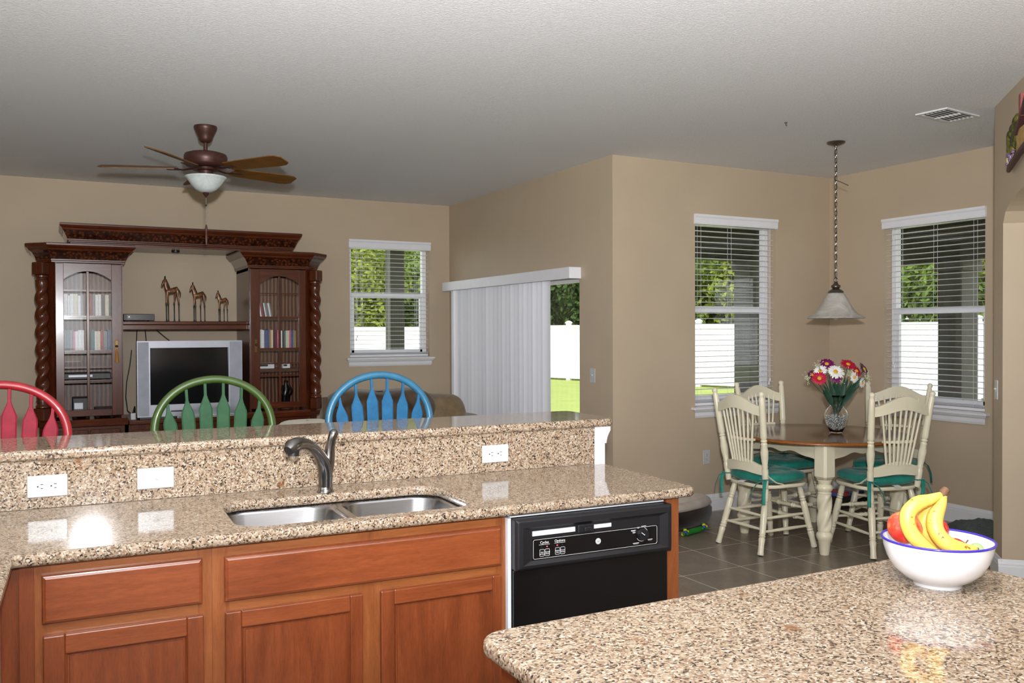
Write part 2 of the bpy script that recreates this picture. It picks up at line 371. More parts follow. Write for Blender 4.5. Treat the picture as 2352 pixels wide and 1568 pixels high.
def blind(ax, plane, a, b, c, d, vz0, vz1, label, cords, wand):
    o = ((a+b)/2, plane+.045, c) if ax == 1 else (plane+.045, (a+b)/2, c)
    t = thing('window_blind', label, 'blind', o, group='white slatted window blinds')
    def BX(mb, u0, u1, v0, v1, z0, z1):
        return mb.box(u0, u1, plane+v0, plane+v1, z0, z1) if ax == 1 else mb.box(plane+v0, plane+v1, u0, u1, z0, z1)
    vp = [(.0, vz0), (-.014, vz0), (-.018, vz0+.012), (-.018, vz1-.03), (-.026, vz1-.018), (-.026, vz1), (0, vz1)]
    va = MB(); va.loft([[(u, plane+p-.001, z) if ax == 1 else (plane+p-.001, u, z) for (p, z) in vp] for u in (a-.012, b+.012)]); part(va, 'valance', G['blind'], t)
    hr = MB(); BX(hr, a+.006, b-.006, .015, .07, vz1-.075, vz1-.035); part(hr, 'headrail', G['blind'], t)
    zt, zb = vz0-.0, c+.052; n = int(round((zt-zb)/.0447)); sl = None; u0, u1 = a+.006, b-.006
    for i in range(n):
        z = zt-.004-(zt-zb)*(i)/n
        if sl is None:
            mb = MB(); rr = []
            for k in range(7):
                s_ = -1+2*k/6; rr.append((s_*.025, .0022*(1-s_*s_)))
            prof = [(p, q_+.0013) for p, q_ in rr]+[(p, q_-.0013) for p, q_ in reversed(rr)]
            mb.loft([[(u, o[1]+p, o[2]+q_) if ax == 1 else (o[0]+p, u, o[2]+q_) for p, q_ in prof] for u in (u0, u1)])
            sl = part(mb, 'slat', G['blind'], t); sl.location.z = z-o[2]
        else: pcopy(sl, loc=(0, 0, z-o[2]))
    for k in range(3): pcopy(sl, loc=(0, 0, .036+.0065*k))
    br = MB(); BX(br, u0, u1, .022, .07, c+.006, c+.03); part(br, 'bottom_rail', G['blind'], t, bevel=.004)
    for u in cords:
        cm = MB(); uu = a+(b-a)*u
        for dv in (.022, .068): cm.cyl(*(((uu, plane+dv, zt), (uu, plane+dv, c+.03)) if ax == 1 else ((plane+dv, uu, zt), (plane+dv, uu, c+.03))), .0011, n=5)
        part(cm, 'ladder_cord', G['blind'], t)
    wu, wz = wand; uu = a+(b-a)*wu; wm = MB()
    P = (lambda u, z: (u, plane+.012, z)) if ax == 1 else (lambda u, z: (plane+.012, u, z))
    wm.cyl(P(uu, zt), P(uu, wz), .0016, n=5); wm.cyl(P(uu+.012, zt), P(uu+.012, wz+.03), .0016, n=5)
    for dx, dz in ((0, 0), (.012, .03)): wm.tube([P(uu+dx, wz+dz), P(uu+dx, wz+dz-.012), P(uu+dx, wz+dz-.03)], [.002, .006, .007], 8)
    part(wm, 'lift_cord', G['blind'], t); return t
blind(1, YB, *W1, 2.345, 2.432, 'white slatted blind on the family room window beside the wooden cabinets', (.16, .5, .84), (.08, 1.42))
blind(1, YD, *W2, 2.352, 2.432, 'white slatted blind on dining window nearest the patio door wall', (.09, .46, .9), (.93, 1.05))
blind(0, XR, *W3, 2.325, 2.405, 'white slatted blind on dining window beside the arched wall', (.12, .5, .86), (.9, 1.2))
# ---- sliding patio door and its vertical blind
fm = MB(); y0, y1, z1 = DR[0], DR[1], DR[3]; t = .05
for (a, b, c, d) in ((y0, y0+t, 0, z1), (y1-t, y1, 0, z1), (y0, y1, z1-t, z1), (y0, y1, 0, .03)): fm.box(XP+.06, XP+.15, a, b, c, d)
door = single(fm, 'door_1', G['vinyl'], None, None, (XP+.1, (y0+y1)/2, 0), kind='structure', bevel=.004)
ym = (y0+y1)/2
for (a, b, x) in ((y0+t, ym+.04, .075), (ym-.04, y1-t, .115)):
    s_ = MB()
    for (p, q_, c, d) in ((a, a+.012, .03, z1-t), (b-.06, b, .03, z1-t), (a, b, z1-t-.05, z1-t), (a, b, .03, .1)): s_.box(XP+x, XP+x+.03, p, q_, c, d)
    sp = part(s_, 'sliding_panel', G['vinyl'], door, bevel=.003)
    part(MB().box(XP+x+.013, XP+x+.017, a+.012, b-.06, .1, z1-t-.05), 'pane', G['pane'], sp)
vb = thing('vertical_blind', 'white vertical vane blind drawn halfway across the sliding patio door', 'blind', (XP-.05, 7.4, .02))
part(MB().box(XP-.115, XP-.1, 6.077, 8.674, 1.912, 2.005).box(XP-.1, XP-.001, 6.077, 6.09, 1.912, 2.005).box(XP-.1, XP-.001, 8.661, 8.674, 1.912, 2.005).box(XP-.1, XP-.001, 6.09, 8.66, 1.995, 2.005), 'valance', G['blind'], vb, bevel=.003)
part(MB().box(XP-.07, XP-.035, 6.1, 8.65, 1.955, 1.99), 'headrail', G['blind'], vb)
vane_m = NT('white vinyl vane'); vane_m.col(srgb(232, 233, 240)); vane_m.pr(Roughness=.4); vane_m = vane_m.m
vn = None; nv = 24
for i in range(nv):
    y = 6.56+(8.50-6.56)*i/(nv-1); ang = math.radians(24+random.uniform(-9, 9)+(20 if i == nv-2 else 0))
    if vn is None:
        mb = MB(); pr_ = []
        for k in range(7):
            s_ = -1+2*k/6; pr_.append((.007*(1-s_*s_), s_*.0445))
        prof = [(p+.0009, q_) for p, q_ in pr_]+[(p-.0009, q_) for p, q_ in reversed(pr_)]
        mb.loft([[(p, q_, z) for p, q_ in prof] for z in (0, 1.925)])
        me = mesh_of(mb, 'vane', vane_m, smooth=50); vn = bpy.data.objects.new('vane', me); COL.objects.link(vn); vn.parent = vb
    else: vn = pcopy(vn, vb)
    vn.location = (0, y-7.4, .0); vn.rotation_euler = (0, 0, ang)
# ---- switch plates and outlets
def outlet(label, loc, rz, kind='outlet', horiz=False, frame='w'):
    # local: plate in xz plane, facing -y
    t = thing('light_switch' if kind == 'switch' else 'wall_outlet', label, 'switch' if kind == 'switch' else 'outlet', loc, rz, frame=frame, local=True)
    M = Matrix.Rotation(PI/2, 4, 'Y') if horiz else Matrix()
    part(MB().box(-.0355, .0355, -.006, -.0005, -.0585, .0585).xf(M), 'cover_plate', G['plate'], t, bevel=.003, seg=3)
    if kind == 'outlet':
        for s_ in (-1, 1):
            c = V(0, 0, s_*.0195); pts = []
            for k in range(20):
                a = 2*PI*k/20; pts.append((max(-.0135, min(.0135, .0168*math.cos(a))), .0168*math.sin(a)))
            rc = part(MB().prism([(p[0], p[1]+c.z) for p in pts], 1, -.0085, -.0055).xf(M), 'receptacle', G['plate'], t)
            part(MB().box(-.0075, -.0055, -.0092, -.008, c.z-.001, c.z+.0075).box(.0055, .0075, -.0092, -.008, c.z, c.z+.0065)
                 .cyl((0, -.0092, c.z-.0085), (0, -.008, c.z-.0085), .0025, n=10).xf(M), 'slot', G['slot'], rc)
    else:
        part(MB().box(-.0055, .0055, -.0075, -.0055, -.0125, .0125).xf(M), 'switch_collar', G['plate'], t)
        part(MB().box(-.004, .004, -.017, -.006, .0, .009).xf(M), 'toggle', G['plate'], t, bevel=.0015)
    return t
outlet('white toggle switch on wall right of the patio door', (XP, 5.906, 1.128), -PI/2, 'switch')
outlet('white wall outlet low on dining wall behind the left chair', (4.77, YD, .447), 0)
outlet('white toggle switch on narrow wall edge beside the arch', (5.052+.0, 3.314+.0, 1.125), -3*PI/4 + 0, 'switch')
outlet('white double outlet on granite backsplash at far left', (-.112, 3.249, .9875), 0, horiz=True, frame='pen')
outlet('white switch plate on granite backsplash left of the faucet', (.217, 3.249, .988), 0, 'switch', True, 'pen')
outlet('white double outlet on granite backsplash right of the faucet', (1.503, 3.249, .989), 0, horiz=True, frame='pen')
# ================================================================ kitchen peninsula (its own frame) and island
def rrect(x0, x1, y0, y1, r, n=6, z=None):
    pts = []; rr = r if isinstance(r, (tuple, list)) else (r,)*4
    for k, (cx, cy, a0) in enumerate(((x1-rr[0], y1-rr[0], 0), (x0+rr[1], y1-rr[1], PI/2), (x0+rr[2], y0+rr[2], PI), (x1-rr[3], y0+rr[3], 3*PI/2))):
        r_ = rr[k]
        for i in range(n+1):
            a = a0+PI/2*i/n; p = (cx+r_*math.cos(a), cy+r_*math.sin(a)); pts.append(p if z is None else (*p, z))
    return pts
def slab(outlines, z0, z1, bev):
    cu = bpy.data.curves.new('slab', 'CURVE'); cu.dimensions = '2D'; cu.fill_mode = 'BOTH'
    cu.bevel_depth = bev; cu.bevel_resolution = 4; cu.extrude = (z1-z0)/2-bev; cu.offset = -bev
    for o in outlines:
        sp = cu.splines.new('POLY'); sp.points.add(len(o)-1); sp.use_cyclic_u = True
        for p, c in zip(sp.points, o): p.co = (c[0], c[1], 0, 1)
    ob = bpy.data.objects.new('slab', cu); COL.objects.link(ob)
    dg = bpy.context.evaluated_depsgraph_get(); me = bpy.data.meshes.new_from_object(ob.evaluated_get(dg))
    mb = MB(); zc = (z0+z1)/2; mb.add([(v.co.x, v.co.y, v.co.z+zc) for v in me.vertices], [tuple(p.vertices) for p in me.polygons])
    bpy.data.objects.remove(ob); bpy.data.curves.remove(cu); bpy.data.meshes.remove(me); return mb
ZT, ZB = .914, .879
cnt = [(-.82, .8), (-.17, .8), (-.17, 2.586), (-.164, 2.592), (1.96, 2.592)]
for i in range(1, 7): a = -PI/2+PI/2*i/6; cnt.append((1.975+.05*math.cos(a), 2.642+.05*math.sin(a)))
cnt += [(2.025, 3.246), (-.82, 3.246)]
single(slab([cnt, rrect(.407, 1.163, 2.667, 3.083, .085)], ZB, ZT, .0135), 'countertop', G['granite'], 'long speckled granite countertop around the double sink', 'countertop', (.9, 2.9, ZB), frame='pen', smooth=40)
single(slab([rrect(-1.7, 2.085, 3.234, 3.665, (.05, .01, .01, .06))], 1.072, 1.107, .0135), 'bar_countertop', G['granite'], 'raised granite bar top in front of the coloured stools', 'countertop', (.5, 3.45, 1.072), frame='pen', smooth=40)
single(MB().box(-1.7, 1.978, 3.25, 3.27, ZT, 1.072), 'backsplash', G['granite'], 'granite backsplash strip between counter and raised bar', 'backsplash', (.5, 3.26, ZT), frame='pen', bevel=.001)
struct(MB().box(-1.7, 1.978, 3.271, 3.41, 0, 1.0715), 'wall_peninsula', G['wall'], frame='pen')
pt = thing('end_post', 'white trimmed end post under the raised bar top', 'post', (2.0, 3.33, 0), frame='pen')
part(MB().box(1.9785, 2.031, 3.25, 3.41, 0, 1.03), 'post_panel', G['trim'], pt, bevel=.002)
cp = [(0, 1.0), (.006, 1.0), (.008, 1.012), (.013, 1.03), (.022, 1.048), (.027, 1.055), (.027, 1.0715), (0, 1.0715)]
part(MB().loft([[(2.0315+u, y, z) for u, z in cp] for y in (3.25, 3.41)]).box(1.9785, 2.0315, 3.249, 3.4105, 1.0305, 1.0715), 'crown_moulding', G['trim'], pt)

def raised_front(mb, x0, x1, z0, z1, yf, yb):    # slab door or drawer front with an eased edge
    e = .008; pts = lambda i, y: [(x0+i, y, z0+i), (x1-i, y, z0+i), (x1-i, y, z1-i), (x0+i, y, z1-i)]
    return mb.loft([pts(0, yb), pts(0, yf+.009), pts(.003, yf+.005), pts(.006, yf+.0042), pts(.0062, yf+.002), pts(.010, yf)])
def panel_door(par, x0, x1, z0, z1, px0, px1, pz1, yf, yb, hinge=None):
    pz0 = z0+(px0-x0)*1.05; g = .006
    do = part(MB().loft([[(px0+i, y, pz0+i), (px1-i, y, pz0+i), (px1-i, y, pz1-i), (px0+i, y, pz1-i)] for (i, y) in ((0, yb), (0, yf+.004), (g, yf+.0105), (g+.004, yf+.0105), (g+.005, yf+.0075))]), 'door', G['cab'], par)
    for (a, b) in ((x0, px0), (px1, x1)): part(MB().box(a, b, yf, yb, z0, z1), 'door_stile', G['cab'], do, bevel=.0035)
    for (c, e) in ((pz1, z1-.0002), (z0+.0002, pz0)): part(MB().box(px0, px1, yf+.0003, yb, c, e), 'door_rail', G['cabh'], do, bevel=.003)
    return do
YFR, YDF = 2.640, 2.620
def cabinet(label, x0, x1, yb, parts_fn, stiles, rails):
    t = thing('base_cabinet', label, 'cabinet', ((x0+x1)/2, 2.9, 0), frame='pen')
    part(MB().box(x0, x0+.016, YFR+.0195, yb, .1, ZB-.0005).box(x1-.016, x1, YFR+.0195, yb, .1, ZB-.0005).box(x0+.016, x1-.016, YFR+.0195, yb, .1, .116).box(x0, x1, YFR+.075, YFR+.09, 0, .1), 'carcass', G['cab'], t)
    for (a, b) in stiles: part(MB().box(a, b, YFR, YFR+.019, .1, ZB-.0005), 'frame_stile', G['frame'], t)
    for (a, b, c, d) in rails: part(MB().box(a, b, YFR+.0004, YFR+.019, c, d), 'frame_rail', G['frameh'], t)
    parts_fn(t); return t
def fl_cab(t):
    part(raised_front(MB(), -.107, .297, .716, .846, YDF, YFR-.0005), 'drawer_front', G['cabh'], t)
    panel_door(t, -.105, .299, .125, .684, -.053, .254, .632, YDF, YFR-.0005)
cabinet('cherry base cabinet with one drawer, left of the sink cabinet', -.125, .324, 3.24, fl_cab, [(-.125, -.085), (.285, .324)], [(-.085, .285, .835, ZB-.0005), (-.085, .285, .67, .73), (-.085, .285, .1, .135)])
def sk_cab(t):
    part(raised_front(MB(), .357, 1.238, .712, .842, YDF, YFR-.0005), 'drawer_front', G['cabh'], t, label='wide false drawer front')
    panel_door(t, .358, .764, .125, .682, .403, .724, .634, YDF, YFR-.0005)
    panel_door(t, .822, 1.235, .125, .682, .865, 1.203, .636, YDF, YFR-.0005)
cabinet('wide cherry cabinet with two doors under the sink', .3245, 1.258, 3.24, sk_cab, [(.3245, .372), (.752, .832), (1.222, 1.258)], [(.372, 1.222, .835, ZB-.0005), (.372, .752, .67, .73), (.832, 1.222, .67, .73), (.372, .752, .1, .135), (.832, 1.222, .1, .135)])
single(MB().box(-.205, -.1255, 2.655, 2.674, 0, ZB-.0005).box(-.16, -.1255, YFR, YFR+.0145, 0, ZB-.0005), 'corner_filler', G['cab'], 'tall cherry filler strip in the inside cabinet corner', 'cabinet', (-.16, 2.66, 0), frame='pen')
lc = thing('base_cabinet', 'cherry cabinet sliver below the left counter return', 'cabinet', (-.5, 1.7, 0), frame='pen')
part(MB().box(-.8, -.225, .82, 2.64, .1, ZB-.0005).box(-.8, -.3, .82, 2.64, 0, .1), 'carcass', G['frame'], lc)
part(MB().box(-.2245, -.206, 1.95, 2.52, .716, .846), 'drawer_front', G['cabh'], lc, bevel=.004)
part(MB().box(-.2245, -.206, 1.95, 2.52, .125, .684), 'door', G['cab'], lc, bevel=.004)
single(MB().box(1.9035, 1.957, 2.625, 3.24, 0, ZB-.0005), 'cabinet_gable', G['frame'], 'cherry end panel beside the black dishwasher', 'panel', (1.93, 2.93, 0), frame='pen', bevel=.002)

# ---- dishwasher
dw = thing('dishwasher', 'black built-in dishwasher with dial and push buttons', 'dishwasher', (1.58, 2.9, 0), frame='pen')
G['tub'] = mat('white dishwasher tub', (222, 226, 232), .35, var=.01)
part(MB().box(1.259, 1.2705, 2.622, 3.2, .1, .866).box(1.8925, 1.9025, 2.65, 3.2, .1, .866).box(1.2705, 1.8925, 2.63, 3.2, .8665, .8745).box(1.2705, 1.8925, 2.67, 3.2, .1, .866), 'tub', G['tub'], dw)
part(MB().box(1.2735, 1.893, 2.606, 2.66, .125, .694), 'door_panel', G['black'], dw, bevel=.004, seg=3)
part(MB().box(1.28, 1.89, 2.68, 2.7, .0, .115), 'kick_plate', G['blackp'], dw)
fas = MB(); X0, X1, Z0, Z1 = 1.2725, 1.9005, .695, .864
# fascia: hollow shell with sloped shoulders around a shallow scoop
ri = lambda x0, x1, z0, z1, y: [(x0, y, z0), (x1, y, z0), (x1, y, z1), (x0, y, z1)]
fas.loft([ri(X0, X1, Z0, Z1, 2.66), ri(X0, X1, Z0, Z1, 2.592), ri(X0+.008, X1-.008, Z0+.008, Z1-.006, 2.583), ri(X0+.032, X1-.030, Z0+.018, Z1-.028, 2.583), ri(X0+.055, X1-.052, Z0+.027, Z1-.036, 2.592)])
fa = part(fas, 'control_fascia', G['blackp'], dw, bevel=.003)
CP = 2.5918
part(MB().box(X0+.062, X1-.06, CP, CP+.004, Z0+.03, Z0+.1), 'control_panel', G['black'], fa)
wl = mat('white print', (215, 215, 215), .5, var=0); 
ln = MB()
def line2(pts, wd, y, closed=False): 
    P = [V(p[0], y, p[1]) for p in pts]; ln.tube(P, wd, 4, closed=closed)
ol = rrect(X0+.066, X1-.064, Z0+.033, Z0+.097, .006, 4); line2(ol, .0006, CP, True)
G['strip'] = mat('pale grey strip', (205, 208, 212), .4, var=.03)
hm = MB().box(X0+.062, X0+.225, 2.5885, 2.596, Z1-.058, Z1-.042).box(X0+.30, X0+.37, 2.5885, 2.596, Z1-.056, Z1-.043)
part(hm, 'handle_strip', G['strip'], fa, label='bright strip in the latch recess')
part(MB().box(X0+.232, X0+.295, 2.58, 2.60, Z1-.064, Z1-.036).box(X0+.255, X0+.283, 2.574, 2.581, Z1-.06, Z1-.045), 'latch', G['blackp'], fa, bevel=.003)
def text_mesh(txt, size, x, y, z, align='CENTER'):
    cu = bpy.data.curves.new('txt', 'FONT'); cu.body = txt; cu.size = size; cu.align_x = align; cu.extrude = .0002; cu.resolution_u = 2
    ob = bpy.data.objects.new('txt', cu); COL.objects.link(ob); dg = bpy.context.evaluated_depsgraph_get()
    me = bpy.data.meshes.new_from_object(ob.evaluated_get(dg)); mb = MB()
    mb.add([(v.co.x+x, y-v.co.z, v.co.y+z) for v in me.vertices], [tuple(p.vertices) for p in me.polygons])
    bpy.data.objects.remove(ob); bpy.data.curves.remove(cu); bpy.data.meshes.remove(me); return mb
def lettering(txt, size, x, z, m=None, name='lettering'): return part(text_mesh(txt, size, x, CP-.0004, z), name, m or wl, fa)
BX = [(.098, .118), (.157, .177)]
for (pair, head) in zip(BX, ('Cycles', 'Options')):
    cx = X0+(pair[0]+pair[1])/2; lettering(head, .0125, cx, Z0+.082); line2([(cx-.021, Z0+.0785), (cx+.021, Z0+.0785)], .0006, CP)
for bx, tx in zip((.098, .118, .157, .177), (('Pots', '& Pans'), ('Normal', 'Wash'), ('Heated', 'Dry'), ('Power', 'Scrub'))):
    b = part(MB().prism(rrect(X0+bx-.0088, X0+bx+.0088, Z0+.040, Z0+.0635, .004, 4), 1, CP-.0018, CP), 'push_button', G['blackp'], fa)
    line2(rrect(X0+bx-.0088, X0+bx+.0088, Z0+.040, Z0+.0635, .004, 4), .0005, CP-.0018, True)
    for k, s_ in enumerate(tx): part(text_mesh(s_, .0062, X0+bx, CP-.0022, Z0+.0515-.0058*k), 'lettering', wl, fa)
led = NT('red indicator light'); led.col((.6, .02, .02)); led.pr(Emission_Color=(1, .08, .1, 1), Emission_Strength=2.5); led = led.m
for bx, on in ((.098, 0), (.118, 1), (.157, 1), (.177, 0)):
    part(MB().sphere((X0+bx, CP, Z0+.071), (.0026, .0012, .0022), 8, 6), 'indicator_light', led if on else G['blackp'], fa)
lx, lz = X0+.318, Z0+.067
lg = part(MB().cyl((lx, CP+.001, lz), (lx, CP-.0012, lz), .0105, n=28), 'logo_badge', wl, fa)
part(MB().tube([(lx+.0088*math.cos(a), CP-.0013, lz+.0088*math.sin(a)) for a in [k*2*PI/24 for k in range(24)]], .0004, 4, closed=True), 'badge_ring', G['slot'], lg)
part(text_mesh('GE', .0105, lx, CP-.0014, lz-.0036), 'lettering', G['slot'], lg)
kx, kz = X0+.50, Z0+.072
kn = part(MB().cyl((kx, CP+.001, kz), (kx, CP-.016, kz), .0205, .019, 28), 'dial_knob', G['blackp'], fa, smooth=40)
part(MB().box(-.0035, .0035, -.0195, -.0155, -.018, .018, Matrix.Translation((kx, CP, kz)) @ Matrix.Rotation(-.95, 4, 'Y')), 'dial_grip', G['blackp'], kn)
part(MB().box(-.0011, .0011, -.0199, -.0193, .001, .0185, Matrix.Translation((kx, CP, kz)) @ Matrix.Rotation(-.95, 4, 'Y')), 'dial_pointer', wl, kn)
for a0, a1 in ((-.35, 1.15), (-2.6, -.75)): line2([(kx+.0245*math.cos(a0+(a1-a0)*i/12), kz+.0245*math.sin(a0+(a1-a0)*i/12)) for i in range(13)], .0009, CP)
for (dx, dz, w_) in ((-.037, .017, .010), (-.034, .010, .006), (-.016, .0255, .005), (.007, .028, .010), (-.026, -.029, .013), (.034, -.0215, .010)):
    line2([(kx+dx-w_, kz+dz), (kx+dx+w_, kz+dz)], .0010, CP); line2([(kx+dx-w_*.8, kz+dz-.003), (kx+dx+w_*.8, kz+dz-.003)], .0005, CP)
part(ln, 'panel_print', wl, fa)

# ---- sink and faucet
sk = thing('kitchen_sink', 'double bowl stainless steel sink set under the granite', 'sink', (.785, 2.875, .68), frame='pen')
xd = .792
for (x0, x1, ox0, ox1) in ((.4, xd-.016, .385, xd), (xd+.016, 1.172, xd, 1.187)):
    y0, y1 = 2.655, 3.095; rg = lambda i, z, r: rrect(x0+i, x1-i, y0+i, y1-i, r, 6, z); zt = ZB-.002
    low = .006 if False else 0
    b = MB().loft([rrect(ox0, ox1, 2.635, 3.115, .004, 6, zt), rg(-.002, zt, .07), rg(.003, zt-.003, .075), rg(.008, zt-.012, .08), rg(.012, zt-.15, .085), rg(.03, zt-.182, .085), rg(.06, zt-.190, .07)], caps=False)
    n = len(b.v); m_ = 28; b.f.append(tuple(range(n-m_, n)))
    bo = part(b, 'basin', G['steel'], sk, smooth=50); cx, cy = (x0+x1)/2, 2.9
    part(MB().lathe([(.001, zt-.1885), (.03, zt-.1885), (.04, zt-.1875), (.045, zt-.1895)], 20, (cx, cy, 0), caps=False), 'drain', G['chrome'], bo, smooth=40)
fc = thing('kitchen_faucet', 'brushed nickel single-handle pull-out faucet behind the sink', 'faucet', (.773, 3.118, ZT), frame='pen')
fx_, fy_ = .773, 3.118
part(MB().lathe([(.03, ZT), (.03, ZT+.004), (.027, ZT+.009), (.025, ZT+.02)], 24, (fx_, fy_, 0)), 'base_ring', G['nickel'], fc, smooth=40)
sp = [(.773, 3.118, ZT+.015), (.773, 3.117, .96), (.772, 3.114, .99), (.763, 3.104, 1.022), (.742, 3.082, 1.055), (.715, 3.052, 1.083), (.692, 3.025, 1.098)]
part(MB().tube(sp, [.0245, .025, .0255, .0235, .0205, .0188, .0182], 16), 'spout', G['nickel'], fc, smooth=60)
hd = [(.692, 3.025, 1.098), (.668, 3.0, 1.108), (.640, 2.97, 1.111), (.616, 2.946, 1.106), (.603, 2.934, 1.096)]
sh = part(MB().tube(hd, [.0190, .0205, .0235, .0245, .016], 16), 'spray_head', G['nickel'], fc, smooth=60)
part(MB().cyl((.626, 2.956, 1.098), (.624, 2.954, 1.074), .021, .019, 16), 'nozzle', G['blackp'], sh, smooth=40)
hn = part(MB().tube([(.775, 3.119, .985), (.778, 3.119, 1.0), (.782, 3.118, 1.022), (.786, 3.116, 1.045), (.789, 3.112, 1.075), (.794, 3.106, 1.105), (.80, 3.100, 1.128), (.803, 3.098, 1.138)], [.025, .0255, .0245, .0215, .0172, .0155, .0165, .008], 16), 'handle', G['nickel'], fc, smooth=60)
blue = mat('blue dot', (40, 50, 150), .4, var=0)
part(MB().sphere((.7735, 3.0985, 1.02), (.004, .003, .0055), 8, 6), 'indicator_dot', blue, hn)

# ---- island (square with the house)
IX0, IX1, IY0, IY1 = .712, 2.0, .5, 1.512
single(slab([rrect(IX0, IX1, IY0, IY1, (.03, .055, .03, .03))], ZB, ZT, .0135), 'island_countertop', G['granite'], 'granite island top in the foreground under the fruit bowl', 'countertop', ((IX0+IX1)/2, 1.0, ZB), smooth=40)
il = thing('island_cabinet', 'cherry island cabinet below the foreground granite top', 'cabinet', (1.35, 1.0, 0))
part(MB().box(IX0+.045, IX1-.04, IY0+.03, IY1-.05, .1, ZB-.0005).box(IX0+.1, IX1-.1, IY0+.1, IY1-.11, 0, .1), 'carcass', G['frame'], il)
part(MB().box(IX0+.032, IX0+.0445, IY1-.11, IY1-.052, .1, ZB-.001).box(IX0+.032, IX0+.0445, IY0+.05, IY1-.122, .1, ZB-.001), 'side_panel', G['cab'], il, bevel=.003)

# ---- fruit bowl
def at(px, py, dep): return V(0, 0, CAMH)+(cF+cR*((px-1176)/FPX)-cU*((py-784)/FPX))*dep
BC = V(1.772, 1.302, ZT)
enam = mat('white enamel', (226, 226, 230), .12, var=0, coat=.5); cob = mat('cobalt blue rim enamel', (58, 44, 168), .15, var=.05)
bw = thing('fruit_bowl', 'white enamel bowl with cobalt blue rim on the island', 'bowl', BC)
prof = [(.046, .0), (.0505, .0), (.0515, .006), (.053, .008), (.074, .019), (.094, .038), (.107, .062), (.114, .085), (.1165, .1015), (.1145, .1015), (.112, .085), (.105, .062), (.092, .040), (.072, .022), (.05, .012), (.01, .010)]
part(MB().lathe([(r, z+ZT) for r, z in prof], 48, (BC.x, BC.y, 0)), 'bowl_body', enam, bw, smooth=60)
part(MB().tube([(BC.x+.1165*math.cos(a), BC.y+.1165*math.sin(a), ZT+.1025) for a in [k*2*PI/48 for k in range(48)]], .0027, 8, closed=True), 'rim', cob, bw, smooth=60)
def fruit_mat(name, stops, scale, spots=None, rough=.3):
    t = NT(name); c = t.ramp(t.noise(scale, 4, .6, t.co((1, 1, .35))), stops)
    if spots: c = t.mix(t.ramp(t.noise(spots[0], 3, .6), [(spots[1], (0,0,0)), (spots[1]+.05, (1,1,1))]), c, srgb(*spots[2]))
    t.col(c); t.pr(Roughness=rough, Coat_Weight=.15); return t.m
app = fruit_mat('red apple skin', [(.3, srgb(200, 28, 24)), (.5, srgb(216, 62, 44)), (.7, srgb(232, 140, 84))], 40)
app2 = fruit_mat('deep red apple skin', [(.3, srgb(165, 14, 18)), (.7, srgb(205, 34, 30))], 40)
ban = fruit_mat('ripe banana skin', [(.3, srgb(214, 168, 62)), (.7, srgb(232, 198, 104))], 18, (46, .655, (130, 84, 24)), .42)
brown = mat('brown stem', (96, 66, 40), .7)
def apple(c, r, m_, label, tilt):
    pr_ = []
    for i in range(15):
        a = -PI/2+PI*i/14; rr = math.cos(a)*r*(1.0+.06*math.sin(a)); z = math.sin(a)*r*.93
        d = math.exp(-(rr/(r*.35))**2); z += (-1 if a > 0 else .6)*d*r*.22; pr_.append((max(rr, .0006), z))
    t = thing('apple', label, 'apple', tuple(c), group='apples in the bowl', local=True); t.rotation_euler = tilt
    part(MB().lathe(pr_, 24), 'apple_skin', m_, t, smooth=80)
    part(MB().tube([(0, 0, r*.65), (.002, 0, r*.85), (.004, .001, r*1.05)], [.0012, .0013, .0018], 6), 'stem', brown, t)
apple(at(2078, 1212, 1.985), .038, app, 'streaky red apple at the left side of the bowl', (.5, -.3, 0))
apple(at(2140, 1216, 2.045), .037, app2, 'dark red apple behind the curved bananas', (.2, .3, 0))
apple(at(2202, 1268, 2.0), .033, app2, 'dark red apple low on the right behind the bananas', (.3, .5, 0))
lime = mat('pale green lime skin', (150, 176, 116), .4)
single(MB().sphere((0,0,0), (.017, .015, .015), 14, 10), 'lime', lime, 'small pale green lime near the right rim inside the bowl', 'lime', tuple(at(2243, 1262, 1.97)), local=True, smooth=80)
bb = thing('banana_bunch', 'bunch of three ripe bananas leaning out of the bowl', 'bananas', tuple(at(2150, 1250, 1.96)))
def banana(pts, dep, r, n=22):
    P = [at(x, y, d) for (x, y), d in zip(pts, dep)]; Q = []; m_ = len(P)-1
    for i in range(n+1):                       # Catmull-Rom through the hand-set points
        t = i/n*m_; k = min(int(t), m_-1); u = t-k; p0, p1, p2, p3 = P[max(k-1, 0)], P[k], P[k+1], P[min(k+2, m_)]
        Q.append(.5*((2*p1)+(p2-p0)*u+(2*p0-5*p1+4*p2-p3)*u*u+(3*p1-p0-3*p2+p3)*u**3))
    rs = []
    for i in range(n+1):
        t = i/n; rs.append(r*(.36 if t < .04 else (.36+.64*min(1, (t-.04)/.26)**.8) if t < .3 else 1 if t < .72 else max(.22, 1-((t-.72)/.28)**2*.8)))
    ob = part(MB().tube(Q, rs, 7), 'banana', ban, bb, smooth=75)
    part(MB().tube([Q[-1]-(Q[-2]-Q[-1])*-.3, Q[-1]+(Q[-1]-Q[-2])*.5], [rs[-1]*1.05, rs[-1]*.6], 7), 'banana_tip', brown, ob)
banana([(2168, 1133), (2135, 1147), (2104, 1158), (2084, 1184), (2092, 1222), (2122, 1253), (2160, 1272)], [1.955, 1.95, 1.945, 1.94, 1.935, 1.925, 1.915], .0175)
banana([(2170, 1135), (2160, 1162), (2147, 1190), (2152, 1222), (2178, 1250), (2215, 1262), (2245, 1260)], [1.955, 1.945, 1.935, 1.925, 1.915, 1.91, 1.91], .0175)
banana([(2165, 1136), (2150, 1160), (2128, 1182), (2120, 1205), (2132, 1235), (2160, 1260)], [1.965, 1.97, 1.975, 1.975, 1.97, 1.96], .0155)
